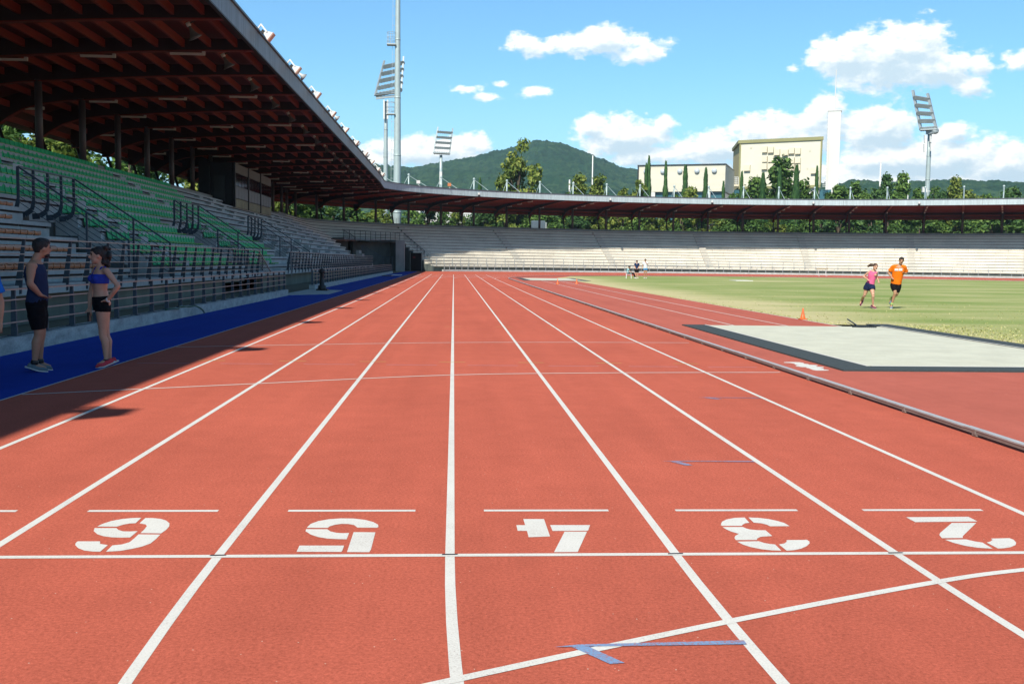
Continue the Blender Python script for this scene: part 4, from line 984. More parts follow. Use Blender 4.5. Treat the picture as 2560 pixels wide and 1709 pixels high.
# trees whose tops stand above the far roof, by where their crowns show
for u,v,D,w,kind,mk,lb in [
 (1298,353,203,8.6,'round','L_yel','big yellow-green tree rising alone in front of the wooded hill'),
 (1262,425,200,6,'loose','L_yel','smaller yellow-green tree at the left foot of the big lone tree'),
 (1449,436,206,6.5,'tall','L_yel','pointed yellow-green tree left of the beige hall'),
 (1498,441,209,6,'tall','L_yel','second pointed yellow-green tree left of the beige hall'),
 (1425,470,205,6,'loose','L_mid','low loose tree between the pointed trees and the big lone tree'),
 (1598,440,208,6,'loose','L_yel','thin ragged tree at the left corner of the beige hall'),
 (1560,458,204,6,'loose','L_yel','low ragged tree just left of the beige hall'),
 (1726,455,204,5.5,'loose','L_yel','ragged yellow tree between cypresses in front of the beige hall'),
 (1890,432,226,9,'round','L_mid','rounded green tree against the cream building, the lower left of the pair'),
 (1952,392,226,10.5,'tall','L_mid','tallest green tree in front of the cream building'),
 (2012,452,222,6,'tall','L_mid','small pointed tree between the cream building and its thin cypress'),
 (2100,448,222,9.5,'round','L_mid','broad green tree at the foot of the white tower'),
 (2140,450,226,7.5,'tall','L_mid','narrower green tree just right of the white tower'),
 (2170,474,220,5.5,'round','L_mid','low green tree right of the white tower'),
 (2218,434,224,5,'tall','L_dark','left peak of the twin-topped green tree'),
 (2258,432,224,6,'tall','L_mid','right peak of the twin-topped green tree'),
 (2238,470,218,8.5,'round','L_mid','bushy green tree under the twin peaks'),
 (2296,466,222,5,'tall','L_mid','small green tree left of the right-hand floodlight mast'),
 (2388,442,226,5.5,'tall','L_yel','pointed yellowish tree right of the floodlight mast'),
 (2422,465,224,7,'round','L_yel','rounded yellow-green tree right of the pointed one'),
 (2475,470,222,6,'round','L_mid','low green tree near the right edge'),
 (2528,458,226,9,'round','L_dark','dark green tree at the right edge of view'),
 (2590,455,226,9,'round','L_mid','green tree just outside the right edge'),
 (2070,472,218,6.5,'loose','L_mid','low loose tree between the cream building and the white tower'),
 (2330,470,222,6,'round','L_mid','low green tree just behind the right-hand floodlight mast'),
 (2355,462,226,6,'round','L_dark','dark low tree between the mast and the pointed yellowish tree'),
 (2190,462,224,6.5,'round','L_dark','dark low tree left of the twin peaks'),
 (2455,474,222,6,'round','L_yel','low yellowish tree near the right edge'),
 (1830,470,216,5.5,'round','L_mid','low green tree before the escape stairs of the cream building'),
 (1690,478,206,5,'loose','L_mid','low shrubby tree between cypresses before the beige hall'),
 (1215,500,200,7,'round','L_dark','dark tree barely topping the roof left of the big lone tree')]:
    T2(u,v,D,w,kind,mk,lb)
for u,v,D,w,lb in [(1623,395,236,1.9,'tallest cypress, standing at the left of the beige hall'),(1616,414,230,1.9,'second cypress, close beside the tallest one'),(1665,408,236,1.9,'thin cypress right of the tallest pair'),(1714,418,232,2.7,'thick cypress in the middle of the beige hall'),(1765,425,232,2.3,'cypress before the right half of the beige hall'),(1809,457,232,1.8,'short cypress at the right corner of the beige hall'),(1855,433,222,1.7,'thin cypress in front of the left edge of the cream building'),(1908,437,216,2.6,'thick cypress in front of the rounded green tree'),(1950,424,216,2.3,'cypress in front of the tallest green tree'),(1992,417,216,2.6,'cypress right of the tallest green tree'),(2043,421,222,1.8,'thin cypress at the right edge of the cream building'),(1200,450,222,2.2,'lone small cypress left of the big yellow-green tree')]:
    T2(u,v,D,w,'cypress','L_cyp',lb,'cypresses')
# the belt of trees seen under the roof
pos=['behind the press box','left of the tall mast','behind the tall mast','right of the tall mast','near the white parapet','under the big lone tree','left of the beige hall','under the beige hall','under the cream building','under the white tower','left of the right-hand floodlight','at the right edge']
i=0; a=-11.0
while a<33:
    D=194+rnd.random()*26; 
    if a<-1: D=150+(a+11)*4.5+rnd.random()*10
    kind=rnd.choice(['bush','round','bush','loose']); mk=rnd.choice(['L_mid','L_dark','L_yel','L_mid'])
    q=int((a+11)/44*12)
    if not (-3.9<a<-3.0 or 0.9<a<2.2): tree(a,D,11.2+rnd.random()*2.4,9.5+rnd.random()*2.5,kind,mk,'%s tree under the roof, %s, %s in line'%({'L_mid':'green','L_dark':'dark green','L_yel':'yellow-green'}[mk],pos[min(q,11)],ordn(min(i,48))),'belt of trees seen under the far roof')
    i+=1; a+=.82 if a>-3 else 1.1
for j,(x,y,h,w,mk) in enumerate([(-38,46,11,9,'L_yel'),(-37,55,10.5,9,'L_mid'),(-39,64,11.5,9,'L_yel'),(-37,73,10.5,9,'L_mid'),(-38,82,11,9,'L_yel'),(-39,92,12,9,'L_mid'),(-38,102,11.5,9,'L_mid'),(-40,112,13,10,'L_dark'),(-37,122,12,9,'L_yel'),(-38,131,13,10,'L_dark'),(-35,141,12.5,9,'L_mid'),(-33,150,12,9,'L_yel'),(-38,36,11,9,'L_mid'),(-46,60,14,10,'L_dark'),(-47,78,14,10,'L_mid'),(-47,96,14,11,'L_dark'),(-30,160,12,9,'L_mid')]):
    K=tree(0,1,h+2.2,w+1,['bush','round','bush'][j%3],mk,'%s tree behind the left stand, %s from the near end'%({'L_mid':'green','L_dark':'dark green','L_yel':'sunlit yellow-green'}[mk],ordn(j)),'trees behind the left stand'); K.location=(x,y,0)
# ------------------------------------------------------------------ buildings
def at(u,v,D):
    a,e=azel(u,v); return Vector((CAM.x+D*math.sin(R(a)),CAM.y+D*math.cos(R(a)),CAM.z+D*math.tan(R(e))))
# cream stage-tower building with olive cornice
B=empty('cream_building','tall cream building with olive cornice and ochre side wall behind the far stand','building')
cl_=at(1850.5,360,330); crr=at(2055,366,324); bl=at(1834,360,352); c0=Vector((cl_.x,cl_.y,0)); c1=Vector((crr.x,crr.y,0)); c2=c0+(Vector((bl.x,bl.y,0))-c0); dep=c2-c0
zt=38.9; zb_=25.6
X=(c1-c0).normalized(); Y=Vector((-X.y,X.x,0)); Lf=(c1-c0).length
def prismq(b,q,z0,z1,mi=0): b.hexa([(*p[:2],z0) for p in q]+[(*p[:2],z1) for p in q],mi)
b=MB(); prismq(b,[c0+Y*.05,c1+Y*.05,c1+dep,c2],zb_,zt); b.build('side_walls',M_ochre,B)
b=MB(); prismq(b,[c0-Y*.1+X*.35,c1-Y*.1-X*.35,c1+Y*.04-X*.35,c0+Y*.04+X*.35],zb_,zt-.05); b.build('front_wall',M_wall,B)
b=MB(); prismq(b,[c0-Y*.5-X*.5,c1-Y*.5+X*.5,c1+dep+X*.5,c2-X*.5],zt+.0,zt+1.0); b.build('cornice',M_olive,B)
b=MB(); prismq(b,[c0-Y*.3-X*.1,c0-Y*.3+X*.35,c0+Y*.2+X*.35,c0+Y*.2-X*.1],zb_,zt); prismq(b,[c1-Y*.3-X*.35,c1-Y*.3+X*.1,c1+Y*.2+X*.1,c1+Y*.2-X*.35],zb_,zt); prismq(b,[c0-Y*.3,c1-Y*.3,c1+Y*.2,c0+Y*.2],zb_-.8,zb_); b.build('olive_frame',M_olive,B)
b=MB(); prismq(b,[c0+X*.5+Y*.6,c1-X*.5+Y*.6,c1+dep-X*.5,c2+X*.5],0,zb_-.8); b.build('base_block',M_wht,B)
b=MB(); prismq(b,[c0-X*1.5+Y*.9,c0+X*.4+Y*.9,c2+X*.4,c2-X*1.5],0,zb_-.9); b.build('glazed_base',M_teal,B); b=MB(); prismq(b,[c1-X*.4+Y*.9,c1+X*3+Y*.9,c1+dep+X*3,c1+dep-X*.4],0,zb_-1.4); b.build('glazed_base',M_teal,B)
def onf(zx,zy,z=None): # zoom coords of the building crop -> along-front metres, height
    u=zx/7.83+1820; v=zy/7.83+340; p=at(u,v,330); d=Vector((p.x,p.y,0))-CAM; d.z=0
    # intersect the view ray with the front plane
    dr=Vector((p.x-CAM.x,p.y-CAM.y,0)).normalized(); n=Y; t=(c0-Vector((CAM.x,CAM.y,0))).dot(n)/dr.dot(n); q=Vector((CAM.x,CAM.y,0))+dr*t
    return (q-c0).dot(X), CAM.z+(p.z-CAM.z)*t/330
for (a0,b0,a1,b1) in [(680,215,775,325),(795,220,900,330),(915,268,1022,378),(1078,275,1185,385),(1200,240,1305,348),(1325,245,1428,355),(680,400,775,512),(795,405,900,512),(1200,425,1305,535),(1325,430,1425,535),(670,540,770,655),(790,545,890,655),(1215,555,1300,680),(1325,560,1420,682),(325,575,440,685),(1632,625,1740,738)]:
    x0_,z1_=onf(a0,b0); x1_,z0_=onf(a1,b1); b=MB(); cc_=c0+X*((x0_+x1_)/2)-Y*.5; b.box((cc_.x,cc_.y,(z0_+z1_)/2),(abs(x1_-x0_),.8,abs(z1_-z0_)),0,(X,Y,U)); b.build('louvre_box',M_vent,B)
for (a0,b0,a1,b1) in [(430,205,480,240),(1590,260,1625,300),(1540,615,1575,650)]:
    x0_,z1_=onf(a0,b0); x1_,z0_=onf(a1,b1); b=MB(); cc_=c0+X*((x0_+x1_)/2)-Y*.15; b.box((cc_.x,cc_.y,(z0_+z1_)/2),(abs(x1_-x0_),.15,abs(z1_-z0_)),0,(X,Y,U)); b.build('vent',M_beige,B)
# escape stairs with white rails at its left, small balcony at its right
b=MB(); 
for (u0,v0,u1,v1) in [(1820,443,1846,443),(1820,448,1846,448),(1820,453,1846,453),(1820,458,1846,458)]: b.bar(at(u0,v0,326),at(u1,v1,326),.16,.16)
for u in (1820,1826,1833,1840,1846): b.bar(at(u,443,326),at(u,463,326),.14,.14)
b.build('stair_railing',M_wht,B); b=MB(); b.bar(at(1819,464,326),at(1847,464,326),2.0,.5); b.build('landing',M_vent,B)
b=MB(); b.bar(at(1822,465,325),at(1815,498,325),.2,.2); b.bar(at(1831,465,325),at(1824,498,325),.2,.2)
for i in range(9): b.bar(at(1822-i*.8,467+i*3.7,325),at(1831-i*.8,467+i*3.7,325),.16,.16)
b.build('ladder_stair',M_wht,B)
b=MB()
for v in (450,454,458,462,466): b.bar(at(2056,v,322),at(2068,v,322),.13,.13)
b.bar(at(2068,450,322),at(2068,466,322),.13,.13); b.build('balcony_rail',M_wht,B)
# beige hall with round lights
B=empty('beige_hall','long low beige hall with a row of round wall lamps','building')
c0=at(1596,411,300); c1=at(1814,412,296); c0=Vector((c0.x,c0.y,0)); c1=Vector((c1.x,c1.y,0)); X=(c1-c0).normalized(); Y=Vector((-X.y,X.x,0)); zt=29.3; zb_=21.9
b=MB(); prismq(b,[c0,c1,c1+Y*22,c0+Y*22],zb_,zt); b.build('wall',M_beige,B)
b=MB(); prismq(b,[c0-Y*.3-X*.2,c1-Y*.3+X*.2,c1+Y*22,c0+Y*22],zt+.01,zt+.28); b.build('roof_edge',M_dark,B)
b=MB(); prismq(b,[c0+Y*1.0+X*.5,c1+Y*1.0-X*.5,c1+Y*21-X*.5,c0+Y*21+X*.5],0,zb_-.02); b.build('glazed_base',M_teal,B)
for i,x in enumerate((1.5,13.1)): b=MB(); q=c0+X*(4.5 if i==0 else 20.2); b.box((q.x,q.y+.4,zb_/2),(1.1,.8,zb_-.1)); b.build('pier',M_wht,B)
b=MB(); b.bar((c0-Y*.15).to_tuple()[:2]+(zb_,),(c0-Y*.15).to_tuple()[:2]+(zt,),.3,.3); b.build('corner_trim',M_dark,B)
for i in range(5):
    q=c0+X*(2.3+4.85*i)-Y*.1; b=MB(); n=16
    q.z=27.6; b.loft([[q-Y*d+X*(r*math.cos(6.283*k/n))+U*(r*math.sin(6.283*k/n)) for k in range(n)] for d,r in ((0,.75),(.3,.7),(.5,.45),(.6,.1))]); b.build('round_lamp',mat('pale_lamp%d'%i,(.6,.68,.75),.2) if i==0 else bpy.data.materials['pale_lamp0'],B,True)
# white tower
B=empty('white_tower','slender windowless white tower with a thin aerial on top','tower')
p=at(2087,280,330); w=3.75; z1=48
ax=(Vector((.93,-.36,0)),Vector((.36,.93,0)),U)
b=MB(); b.box((p.x,p.y,z1/2),(w,3.4,z1),0,ax); b.build('shaft',M_wht,B)
b=MB()
for i in range(40): b.box((p.x-ax[0].x*w/2*1.0,p.y-ax[0].y*w/2,z1-.6-i*1.1),(.22,3.0,.16),0,ax)
b.bar((p.x-ax[0].x*(w/2-.55)-ax[1].x*1.75,p.y-ax[0].y*(w/2-.55)-ax[1].y*1.75,6),(p.x-ax[0].x*(w/2-.55)-ax[1].x*1.75,p.y-ax[0].y*(w/2-.55)-ax[1].y*1.75,z1-.2),.1,.12); b.build('joint_ribs',M_wht,B)
b=MB(); b.box((p.x,p.y,z1+.15),(w+.3,3.7,.3),0,ax); b.build('cap',M_wht,B)
b=MB(); b.tube([(p.x,p.y,z1+.3),(p.x,p.y,z1+4),(p.x,p.y,60.6)],[.24,.18,.10],6); b.build('aerial',M_wht,B)
b=MB(); q0,q1=at(1040,527,250),at(1178,531,250); b.bar(q0,q1,.5,.9); b.bar(q0-U*1.9,q1-U*1.9,.4,1.5)
n=30
for i in range(n+1): t=i/n; b.bar(q0.lerp(q1,t)-U*1.2,q0.lerp(q1,t)-U*.4,.3,.25)
q0.z=0;q1.z=0; 
B=empty('white_parapet_building','white building with balustraded parapet glimpsed under the far roof','building'); b.build('parapet',M_wht,B)
b=MB(); q0,q1=at(1040,527,252),at(1178,531,252); b.hexa([(q0.x,q0.y,0),(q1.x,q1.y,0),(q1.x,q1.y+8,0),(q0.x,q0.y+8,0),(q0.x,q0.y,q0.z-2.8),(q1.x,q1.y,q1.z-2.8),(q1.x,q1.y+8,q1.z-2.8),(q0.x,q0.y+8,q0.z-2.8)]); b.build('wall',M_beige,B)
# slim poles
for u,v,D,r,l in [(1482,390,260,.14,'white flagpole against the wooded hill'),(2202,408,260,.17,'white flagpole left of the twin-topped tree'),(2272,438,262,.1,'thin pole beside the twin-topped tree'),(1424,452,230,.17,'short thick white post above the roof, left of its twin'),(1435,454,230,.17,'short thick white post above the roof, right of its twin')]:
    p=at(u,v,D); b=MB(); b.tube([(p.x,p.y,0),(p.x,p.y,p.z)],r,7); K=empty('pole',l,'pole'); b.build('shaft',M_wht,K,True); b=MB(); b.ball((p.x,p.y,p.z+r*.3),r*1.2,7); b.build('finial',M_wht,K)
p=at(1345,572,182); K=empty('air_unit','grey metal box unit standing on the walkway behind the far stand','equipment box'); b=MB(); b.box((p.x,p.y,7.95),(2.4,1.2,1.6)); b.build('casing',mat('unit_grey',(.12,.17,.22),.5),K); b=MB(); b.box((p.x+1.3,p.y,7.8),(.35,1.1,1.3)); b.build('side_louvre',M_galv,K)
# ------------------------------------------------------------------ floodlight masts
def fmast(name,label,base,D_,ztop,r0,r1,frame=None,ladder=None,plat=()):
    K=empty(name,label,'floodlight mast','tall floodlight masts round the stadium'); x,y=base
    b=MB(); nseg=6
    b.tube([(x,y,ztop*i/nseg) for i in range(nseg+1)],[r0+(r1-r0)*i/nseg for i in range(nseg+1)],16); b.build('shaft',M_mast,K,True)
    b=MB()
    for i in range(1,nseg): rr=r0+(r1-r0)*i/nseg; b.tube([(x,y,ztop*i/nseg-.12),(x,y,ztop*i/nseg+.12)],rr+.025,16)
    b.build('joint_collar',M_mast,K,True)
    return K
# nearest mast, with ladder and rest platforms
p=at(993,451,178); mb=(p.x,p.y)
K=fmast('floodlight_mast','tallest pale steel mast, running out of the top of the view',mb,178,58,.76,.30)
L_=Vector((-1,-.1,0)).normalized()
def mr_(z): return .76-.46*z/58
b=MB()
for z in [9+i*1.6 for i in range(30)]:
    q=Vector((*mb,z))+L_*(mr_(z)+.0); b.bar(q,q+L_*.5,.05,.05)
for z in range(9,56,2):
    q0=Vector((*mb,z))+L_*(mr_(z)+.42); q1=Vector((*mb,z+2))+L_*(mr_(z+2)+.42); b.bar(q0,q1,.045,.045)
b.build('ladder',M_galv,K)
for z in (26.2,37.8):
    b=MB(); q=Vector((*mb,z))+L_*(mr_(z)+.6); b.box(q,(1.5,1.5,.2)); 
    for zz in (.6,1.2,2.0): b.tube([q+Vector((.75*math.cos(t),.75*math.sin(t),zz)) for t in [i*.5236 for i in range(13)]],.035,4)
    for t in (1.9,2.6,3.3,4.0,4.6): b.bar(q+Vector((.75*math.cos(t),.75*math.sin(t),0)),q+Vector((.75*math.cos(t),.75*math.sin(t),2.0)),.04,.04)
    b.build('platform',M_galv,K)
def frame(K,bl,br,tl,tr,rows,n,r=.22,down=.45):
    b=MB()
    b.bar(bl,tl,r*2.2,r*1.6); b.bar(br,tr,r*2.2,r*1.6); b.build('side_beam',M_galv,K)
    for i in range(rows):
        t=(i+.12)/(rows-.1); a,c=bl.lerp(tl,t),br.lerp(tr,t); q=MB(); q.bar(a,c,.12,.16); q.bar(a-U*.5,c-U*.5,.08,.1); q.build('cross_bar',M_galv,K)
        for j in range(n):
            p=a.lerp(c,(j+.5)/n); lm=MB(); d=Vector((-p.x+36,-p.y+60,0)).normalized()*.5+Vector((0,0,-.32)); lm.tube([p-d*.3,p+d*.1,p+d],[.14,.36,.56],8); lm.build('lamp',M_galv,K)
# mast behind it
p=at(964,444,233)
K=fmast('floodlight_mast','pale floodlight mast with tilted lamp frame, half hidden by the tallest mast',(p.x,p.y),233,36.6,.58,.42)
bl,br,tl,tr=at(938,238,234),at(1003,224,232),at(961,152,235),at(1009,142,233)
frame(K,bl,br,tl,tr,5,8); b=MB(); b.bar(at(935,238,232),at(1000,232,232),1.3,.2); b.bar(at(935,231,231),at(1000,225,231),.07,.07); b.bar(at(940,246,232),at(992,240,232),.5,.5); b.build('gantry',M_galv,K)
b=MB(); 
for du in (-4,5): b.bar(at(964+du,250,232),at(964+du,298,232),.35,.35)
b.build('antenna_panel',M_wht,K)
# distant mast
p=at(1102,463,366); K=fmast('floodlight_mast','small distant floodlight mast with a square lamp frame before the hill',(p.x,p.y),366,38.5,.65,.5)
frame(K,at(1084,382,366),at(1124,384,366),at(1095,318,367),at(1132,321,366),5,7,.3); b=MB(); b.bar(at(1082,382,365),at(1126,384,365),1.6,.3); b.build('gantry',M_galv,K)
b=MB(); b.bar(at(1102,430,364),at(1102,462,364),1.9,.9); b.build('antenna_panel',M_wht,K)
# right mast
p=at(2317,502,256); K=fmast('floodlight_mast','floodlight mast with tilted lamp frame standing on the right',(p.x,p.y),256,32.2,.66,.44)
frame(K,at(2302,323,256),at(2340,320,254),at(2282,226,257),at(2319,234,255),5,8,.3); b=MB(); b.bar(at(2301,325,254),at(2342,323,254),1.4,.3); b.bar(at(2305,318,253),at(2348,316,253),.08,.08); b.ball(at(2338,327,254),(.9,.6,.8),8); b.bar(at(2318,330,255),at(2338,327,254),1.2,1.2); b.build('gantry',M_galv,K)
b=MB()
for du,dv in ((-6,0),(8,-2),(9,20),(-7,22)): b.bar(at(2318+du,338+dv,254.5),at(2318+du,358+dv,254.5),.4,.3)
b.build('antenna_panel',M_wht,K)
b=MB(); b.box(at(2311,474,254),(1.0,.5,1.2)); b.bar(at(2317,478,254),at(2332,478,254),.12,.12); b.box(at(2331,480,254),(.5,.5,.8)); b.build('equipment',M_wht,K)

# ------------------------------------------------------------------ people
SK1=skinm('skin_tan',(.52,.27,.17)); SK2=skinm('skin_light',(.68,.38,.26)); SK3=skinm('skin_brown',(.52,.28,.17))
H_blk=mat('hair_black',(.012,.008,.008),.6,bump=.8,bscale=60); H_brn=mat('hair_brown',(.075,.035,.018),.6,bump=.8,bscale=60)
def cloth(n,c,r=.85): return mat('cloth_'+n,c,r,var=.12,vscale=7,bump=.35,bscale=22,spec=.15)
EYE=mat('eye_dark',(.02,.015,.012),.2); LIP=mat('lip',(.34,.10,.08),.5)
def solid(mb,name,m,par,vox,sm=5):
    o=mb.build(name,m,par); a=o.modifiers.new('r','REMESH'); a.mode='VOXEL'; a.voxel_size=vox; a.use_smooth_shade=True
    if sm: q=o.modifiers.new('s','SMOOTH'); q.iterations=sm; q.factor=.5
    bpy.context.view_layer.update(); dg=bpy.context.evaluated_depsgraph_get()
    me=bpy.data.meshes.new_from_object(o.evaluated_get(dg)); o.modifiers.clear(); o.data=me; me.name=name
    me.polygons.foreach_set('use_smooth',[True]*len(me.polygons)); return o
def person(label,pos,J,face,c,vox=.012,group=None,fem=False,sc=1.0):
    """J: joints as (right in view, away from view, up) metres from the feet"""
    P0=Vector((pos[0],pos[1],0.006 if len(pos)<3 else pos[2])); vd=Vector((pos[0]-CAM.x,pos[1]-CAM.y,0)).normalized(); ir=Vector((vd.y,-vd.x,0))
    K=empty('person',label,'person',group,P0); K.scale=(sc,sc,sc)
    def L(p): return ir*p[0]+vd*p[1]+U*p[2]
    j={k:([L(q) for q in v] if isinstance(v[0],(tuple,list)) else L(v)) for k,v in J.items() if k not in('w','dp','leg','arm','nk','hr','bust')}
    f=(ir*face[0]+vd*face[1]); f.z=face[2] if len(face)>2 else 0; f.normalize()
    sx=(j['sh'][1]-j['sh'][0]).normalized(); hx=(j['hj'][1]-j['hj'][0]).normalized()
    w=J.get('w',(.165,.14,.16)); dp=J.get('dp',(.115,.10,.12)); dp=dp
    w=J['w']; dp=J['dp']
    th,kr,ca,ak=J.get('leg',(.085,.055,.058,.038)); ua,ea,wa=J.get('arm',(.05,.04,.028))
    nk=J.get('nk',.058); hr=J.get('hr',.105)
    b=MB()
    chest,waist,hip,neck,head=j['chest'],j['waist'],j['hip'],j['neck'],j['head']
    tp=[hip-U*.09,hip,(hip+waist)/2,waist,(waist+chest)/2,chest,chest.lerp(neck,.55),neck-U*.005]
    tr=[(w[2]*.8,dp[2]*.85),(w[2],dp[2]),((w[2]+w[1])/2,(dp[2]+dp[1])/2),(w[1],dp[1]),((w[1]+w[0])/2,(dp[1]+dp[0])/2),(w[0],dp[0]),(w[0]*.86,dp[0]*.8),(nk*1.25,nk*1.2)]
    b.tube(tp,tr,18,side=sx)
    b.tube([neck-U*.04,neck,neck.lerp(head,.45),head-U*.02],[nk*1.2,nk,nk*.95,nk*.9],12)
    if fem and J.get('bust',1):
        for s_ in (-1,1): b.ball(chest+sx*s_*w[0]*.45+f*dp[0]*.72-U*.01,(.058,.058,.055),10)
    up_=(head-neck).normalized(); hs=f.cross(up_).normalized(); hu=hs.cross(f).normalized(); ax=(hs,f,hu)
    b.ball(head+hu*.02-f*.008,(hr*.76,hr*.95,hr*1.06),16,0,ax); b.ball(head-hu*hr*.45+f*hr*.22,(hr*.6,hr*.66,hr*.70),14,0,ax)
    b.ball(head-hu*hr*.92+f*hr*.55,(hr*.30,hr*.28,hr*.24),8,0,ax)
    b.tube([head+f*hr*.80+hu*hr*.12,head+f*hr*1.10-hu*hr*.22,head+f*hr*.86-hu*hr*.34],[hr*.10,hr*.17,hr*.12],8)
    for s_ in (-1,1): b.ball(head+hs*s_*hr*.76-f*hr*.05-hu*hr*.1,(hr*.10,hr*.2,hr*.30),8,0,ax)
    for s_ in (0,1):
        sh,el,wr,ha=j['sh'][s_],j['el'][s_],j['wr'][s_],j['ha'][s_]
        inn=chest.lerp(neck,.5); b.tube([inn.lerp(sh,.3),sh],[ua*1.15,ua*1.15],10); b.ball(sh,ua*1.18,10)
        b.tube([sh,sh.lerp(el,.35),sh.lerp(el,.8),el],[ua*1.05,ua*1.08,ea*.98,ea],12); b.ball(el,ea*.98,8)
        b.tube([el,el.lerp(wr,.3),el.lerp(wr,.75),wr],[ea,ea*1.08,wa*1.15,wa],12)
        hd=(ha-wr); hl=max(.12,hd.length); hd.normalize(); cr=hd.cross(U)
        if cr.length<.2: cr=f.cross(hd)
        cr.normalize(); pn=hd.cross(cr).normalized()
        b.tube([wr,wr+hd*hl*.25,wr+hd*hl*.55],[(wa*1.0,wa*.8),(wa*1.45,wa*.62),(wa*1.5,wa*.5)],10,side=cr)
        for q,(of,ln) in enumerate(((-1.15,.40),(-.4,.47),(.38,.45),(1.1,.35))):
            r0=wr+hd*hl*.52+cr*of*wa*.95; m1=r0+hd*hl*ln*.5+pn*.006; m2=r0+hd*hl*ln*.85+pn*.028; b.tube([r0,m1,m2],[.0095,.009,.007],6)
        r0=wr+hd*hl*.2+cr*wa*1.1; b.tube([r0,r0+cr*.028+hd*.03+pn*.01,r0+cr*.036+hd*.058+pn*.02],[.011,.010,.008],6)
        hj,kn,an=j['hj'][s_],j['kn'][s_],j['an'][s_]
        fw_=(kn-hj).normalized(); bk=(an-kn).normalized()
        b.tube([hj+U*.03,hj.lerp(kn,.15),hj.lerp(kn,.5),hj.lerp(kn,.85),kn],[th*1.0,th*1.08,th*.88,kr*1.05,kr],14)
        cb=-f*.018
        b.tube([kn,kn.lerp(an,.12),kn.lerp(an,.3)+cb,kn.lerp(an,.6)+cb*.5,kn.lerp(an,.9),an],[kr*.98,kr*.95,ca,ca*.78,ak*.95,ak],12)
        toe=j['toe'][s_]; b.tube([an,an.lerp(toe,.5)-U*.01,toe],[ak,ak*.9,ak*.7],8)
    body=solid(b,'body',c['skin'],K,vox,4)
    iv=vox*1.1
    # shorts
    b=MB(); sl_=c.get('shorts_len',.45); e=c.get('ease',.012)
    top=hip.lerp(waist,c.get('rise',.45))
    b.tube([hip-U*.10,hip,top],[(w[2]*.85+e,dp[2]*.9+e),(w[2]+e,dp[2]+e),(w[2]*.93+e,dp[2]*.93+e)],18,side=hx)
    for s_ in (0,1):
        hj,kn=j['hj'][s_],j['kn'][s_]; fl=c.get('flare',0); b.tube([hj+U*.03,hj.lerp(kn,sl_*.4),hj.lerp(kn,sl_)],[th*1.03+e,th*1.08+e+fl*.5,(th*1.0+(kr-th)*sl_*.8)+e+fl],16)
        if c.get('long'): an=j['an'][s_]; b.tube([hj.lerp(kn,.5),kn,an+U*.03],[th*.92+e,kr+e+.008,ak+e+.012],14); b.ball(kn,kr+e+.006,10)
    sh_=solid(b,c.get('bottom_name','shorts'),c['bottom'],K,vox,2)
    # top
    b=MB(); kind=c['top_kind']; e=c.get('tease',.012)
    if kind in('tank','tee'):
        lo=hip.lerp(waist,c.get('hem',-.1)); dpb=c.get('loose',0)
        b.tube([lo,(lo+waist)/2,waist,(waist+chest)/2,chest,chest.lerp(neck,.45)]+([chest.lerp(neck,.72)] if kind=='tank' else []),[(w[2]+e+dpb,dp[2]+e+dpb),((w[2]+w[1])/2+e+dpb*.9,(dp[2]+dp[1])/2+e+dpb),(w[1]+e+dpb*.7,dp[1]+e+dpb*.7),((w[1]+w[0])/2+e+dpb*.4,(dp[1]+dp[0])/2+e+dpb*.4),(w[0]+e,dp[0]+e),(w[0]*.88+e,dp[0]*.84+e)]+([(w[0]*.66+e,dp[0]*.70+e)] if kind=='tank' else []),20,side=sx)
        if kind=='tank':
            for s_ in (0,1):
                sh=j['sh'][s_]; inn=chest.lerp(neck,.9); m_=inn.lerp(sh,.62); b.tube([chest.lerp(sh,.5),m_+U*.012,m_+U*.02],[(.055,.05)]*3,10); b.tube([m_+f*.075-U*.06,m_+U*.03,m_-f*.075-U*.06],[(.042,.02)]*3,10,side=sx)
        else:
            for s_ in (0,1):
                sh,el=j['sh'][s_],j['el'][s_]; inn=chest.lerp(neck,.75); b.tube([inn.lerp(sh,.2),inn.lerp(sh,.75)+U*.01,sh],[ua*1.3+e]*3,12); b.ball(sh,ua*1.2+e,10)
                b.tube([sh,sh.lerp(el,.3),sh.lerp(el,c.get('sleeve',.62))],[ua*1.15+e,ua*1.12+e,ua*1.1+e+.014],14)
            b.tube([chest.lerp(neck,.5),neck-U*.035],[(w[0]*.75,dp[0]*.75),(nk*1.55,nk*1.4)],14,side=sx)
    else:
        b.tube([chest-U*.085,chest-U*.02,chest+U*.05],[(w[0]+e*.8,dp[0]+e*.8)]*3,20,side=sx)
        for s_ in (-1,1): b.ball(chest+sx*s_*w[0]*.45+f*dp[0]*.74-U*.01,(.064,.066,.06),12)
        for s_ in (0,1):
            sh=j['sh'][s_]; inn=chest.lerp(neck,.95); m_=inn.lerp(sh,.5); b.tube([chest+f*dp[0]*.9+sx*(s_*2-1)*w[0]*.4,m_+U*.03+f*.03,m_+U*.035-f*.02,chest-f*dp[0]*.85+U*.03],[(.017,.012)]*4,8)
    solid(b,{'tank':'tank_top','tee':'shirt','bra':'sports_top'}[kind],c['top'],K,vox,2)
    # shoes and socks
    for s_ in (0,1):
        an,toe=j['an'][s_],j['toe'][s_]; d=(toe-an); d2=d.normalized(); sd_=d2.cross(U).normalized(); b=MB()
        dn=d2.cross(sd_); 
        if dn.z>0: dn=-dn
        heel=an-d2*.065+dn*.045
        b.tube([heel-d2*.012,heel+d2*.05,an.lerp(toe,.55)+dn*.035,toe-d2*.02+dn*.012,toe+d2*.03+dn*.018],[(.034,.042),(.045,.052),(.049,.042),(.047,.032),(.026,.018)],12,side=sd_)
        b.ball(an+dn*.02,(.047,.05,.05),10)
        so_=solid(b,'shoe',c['shoe'],K,vox*.8,2)
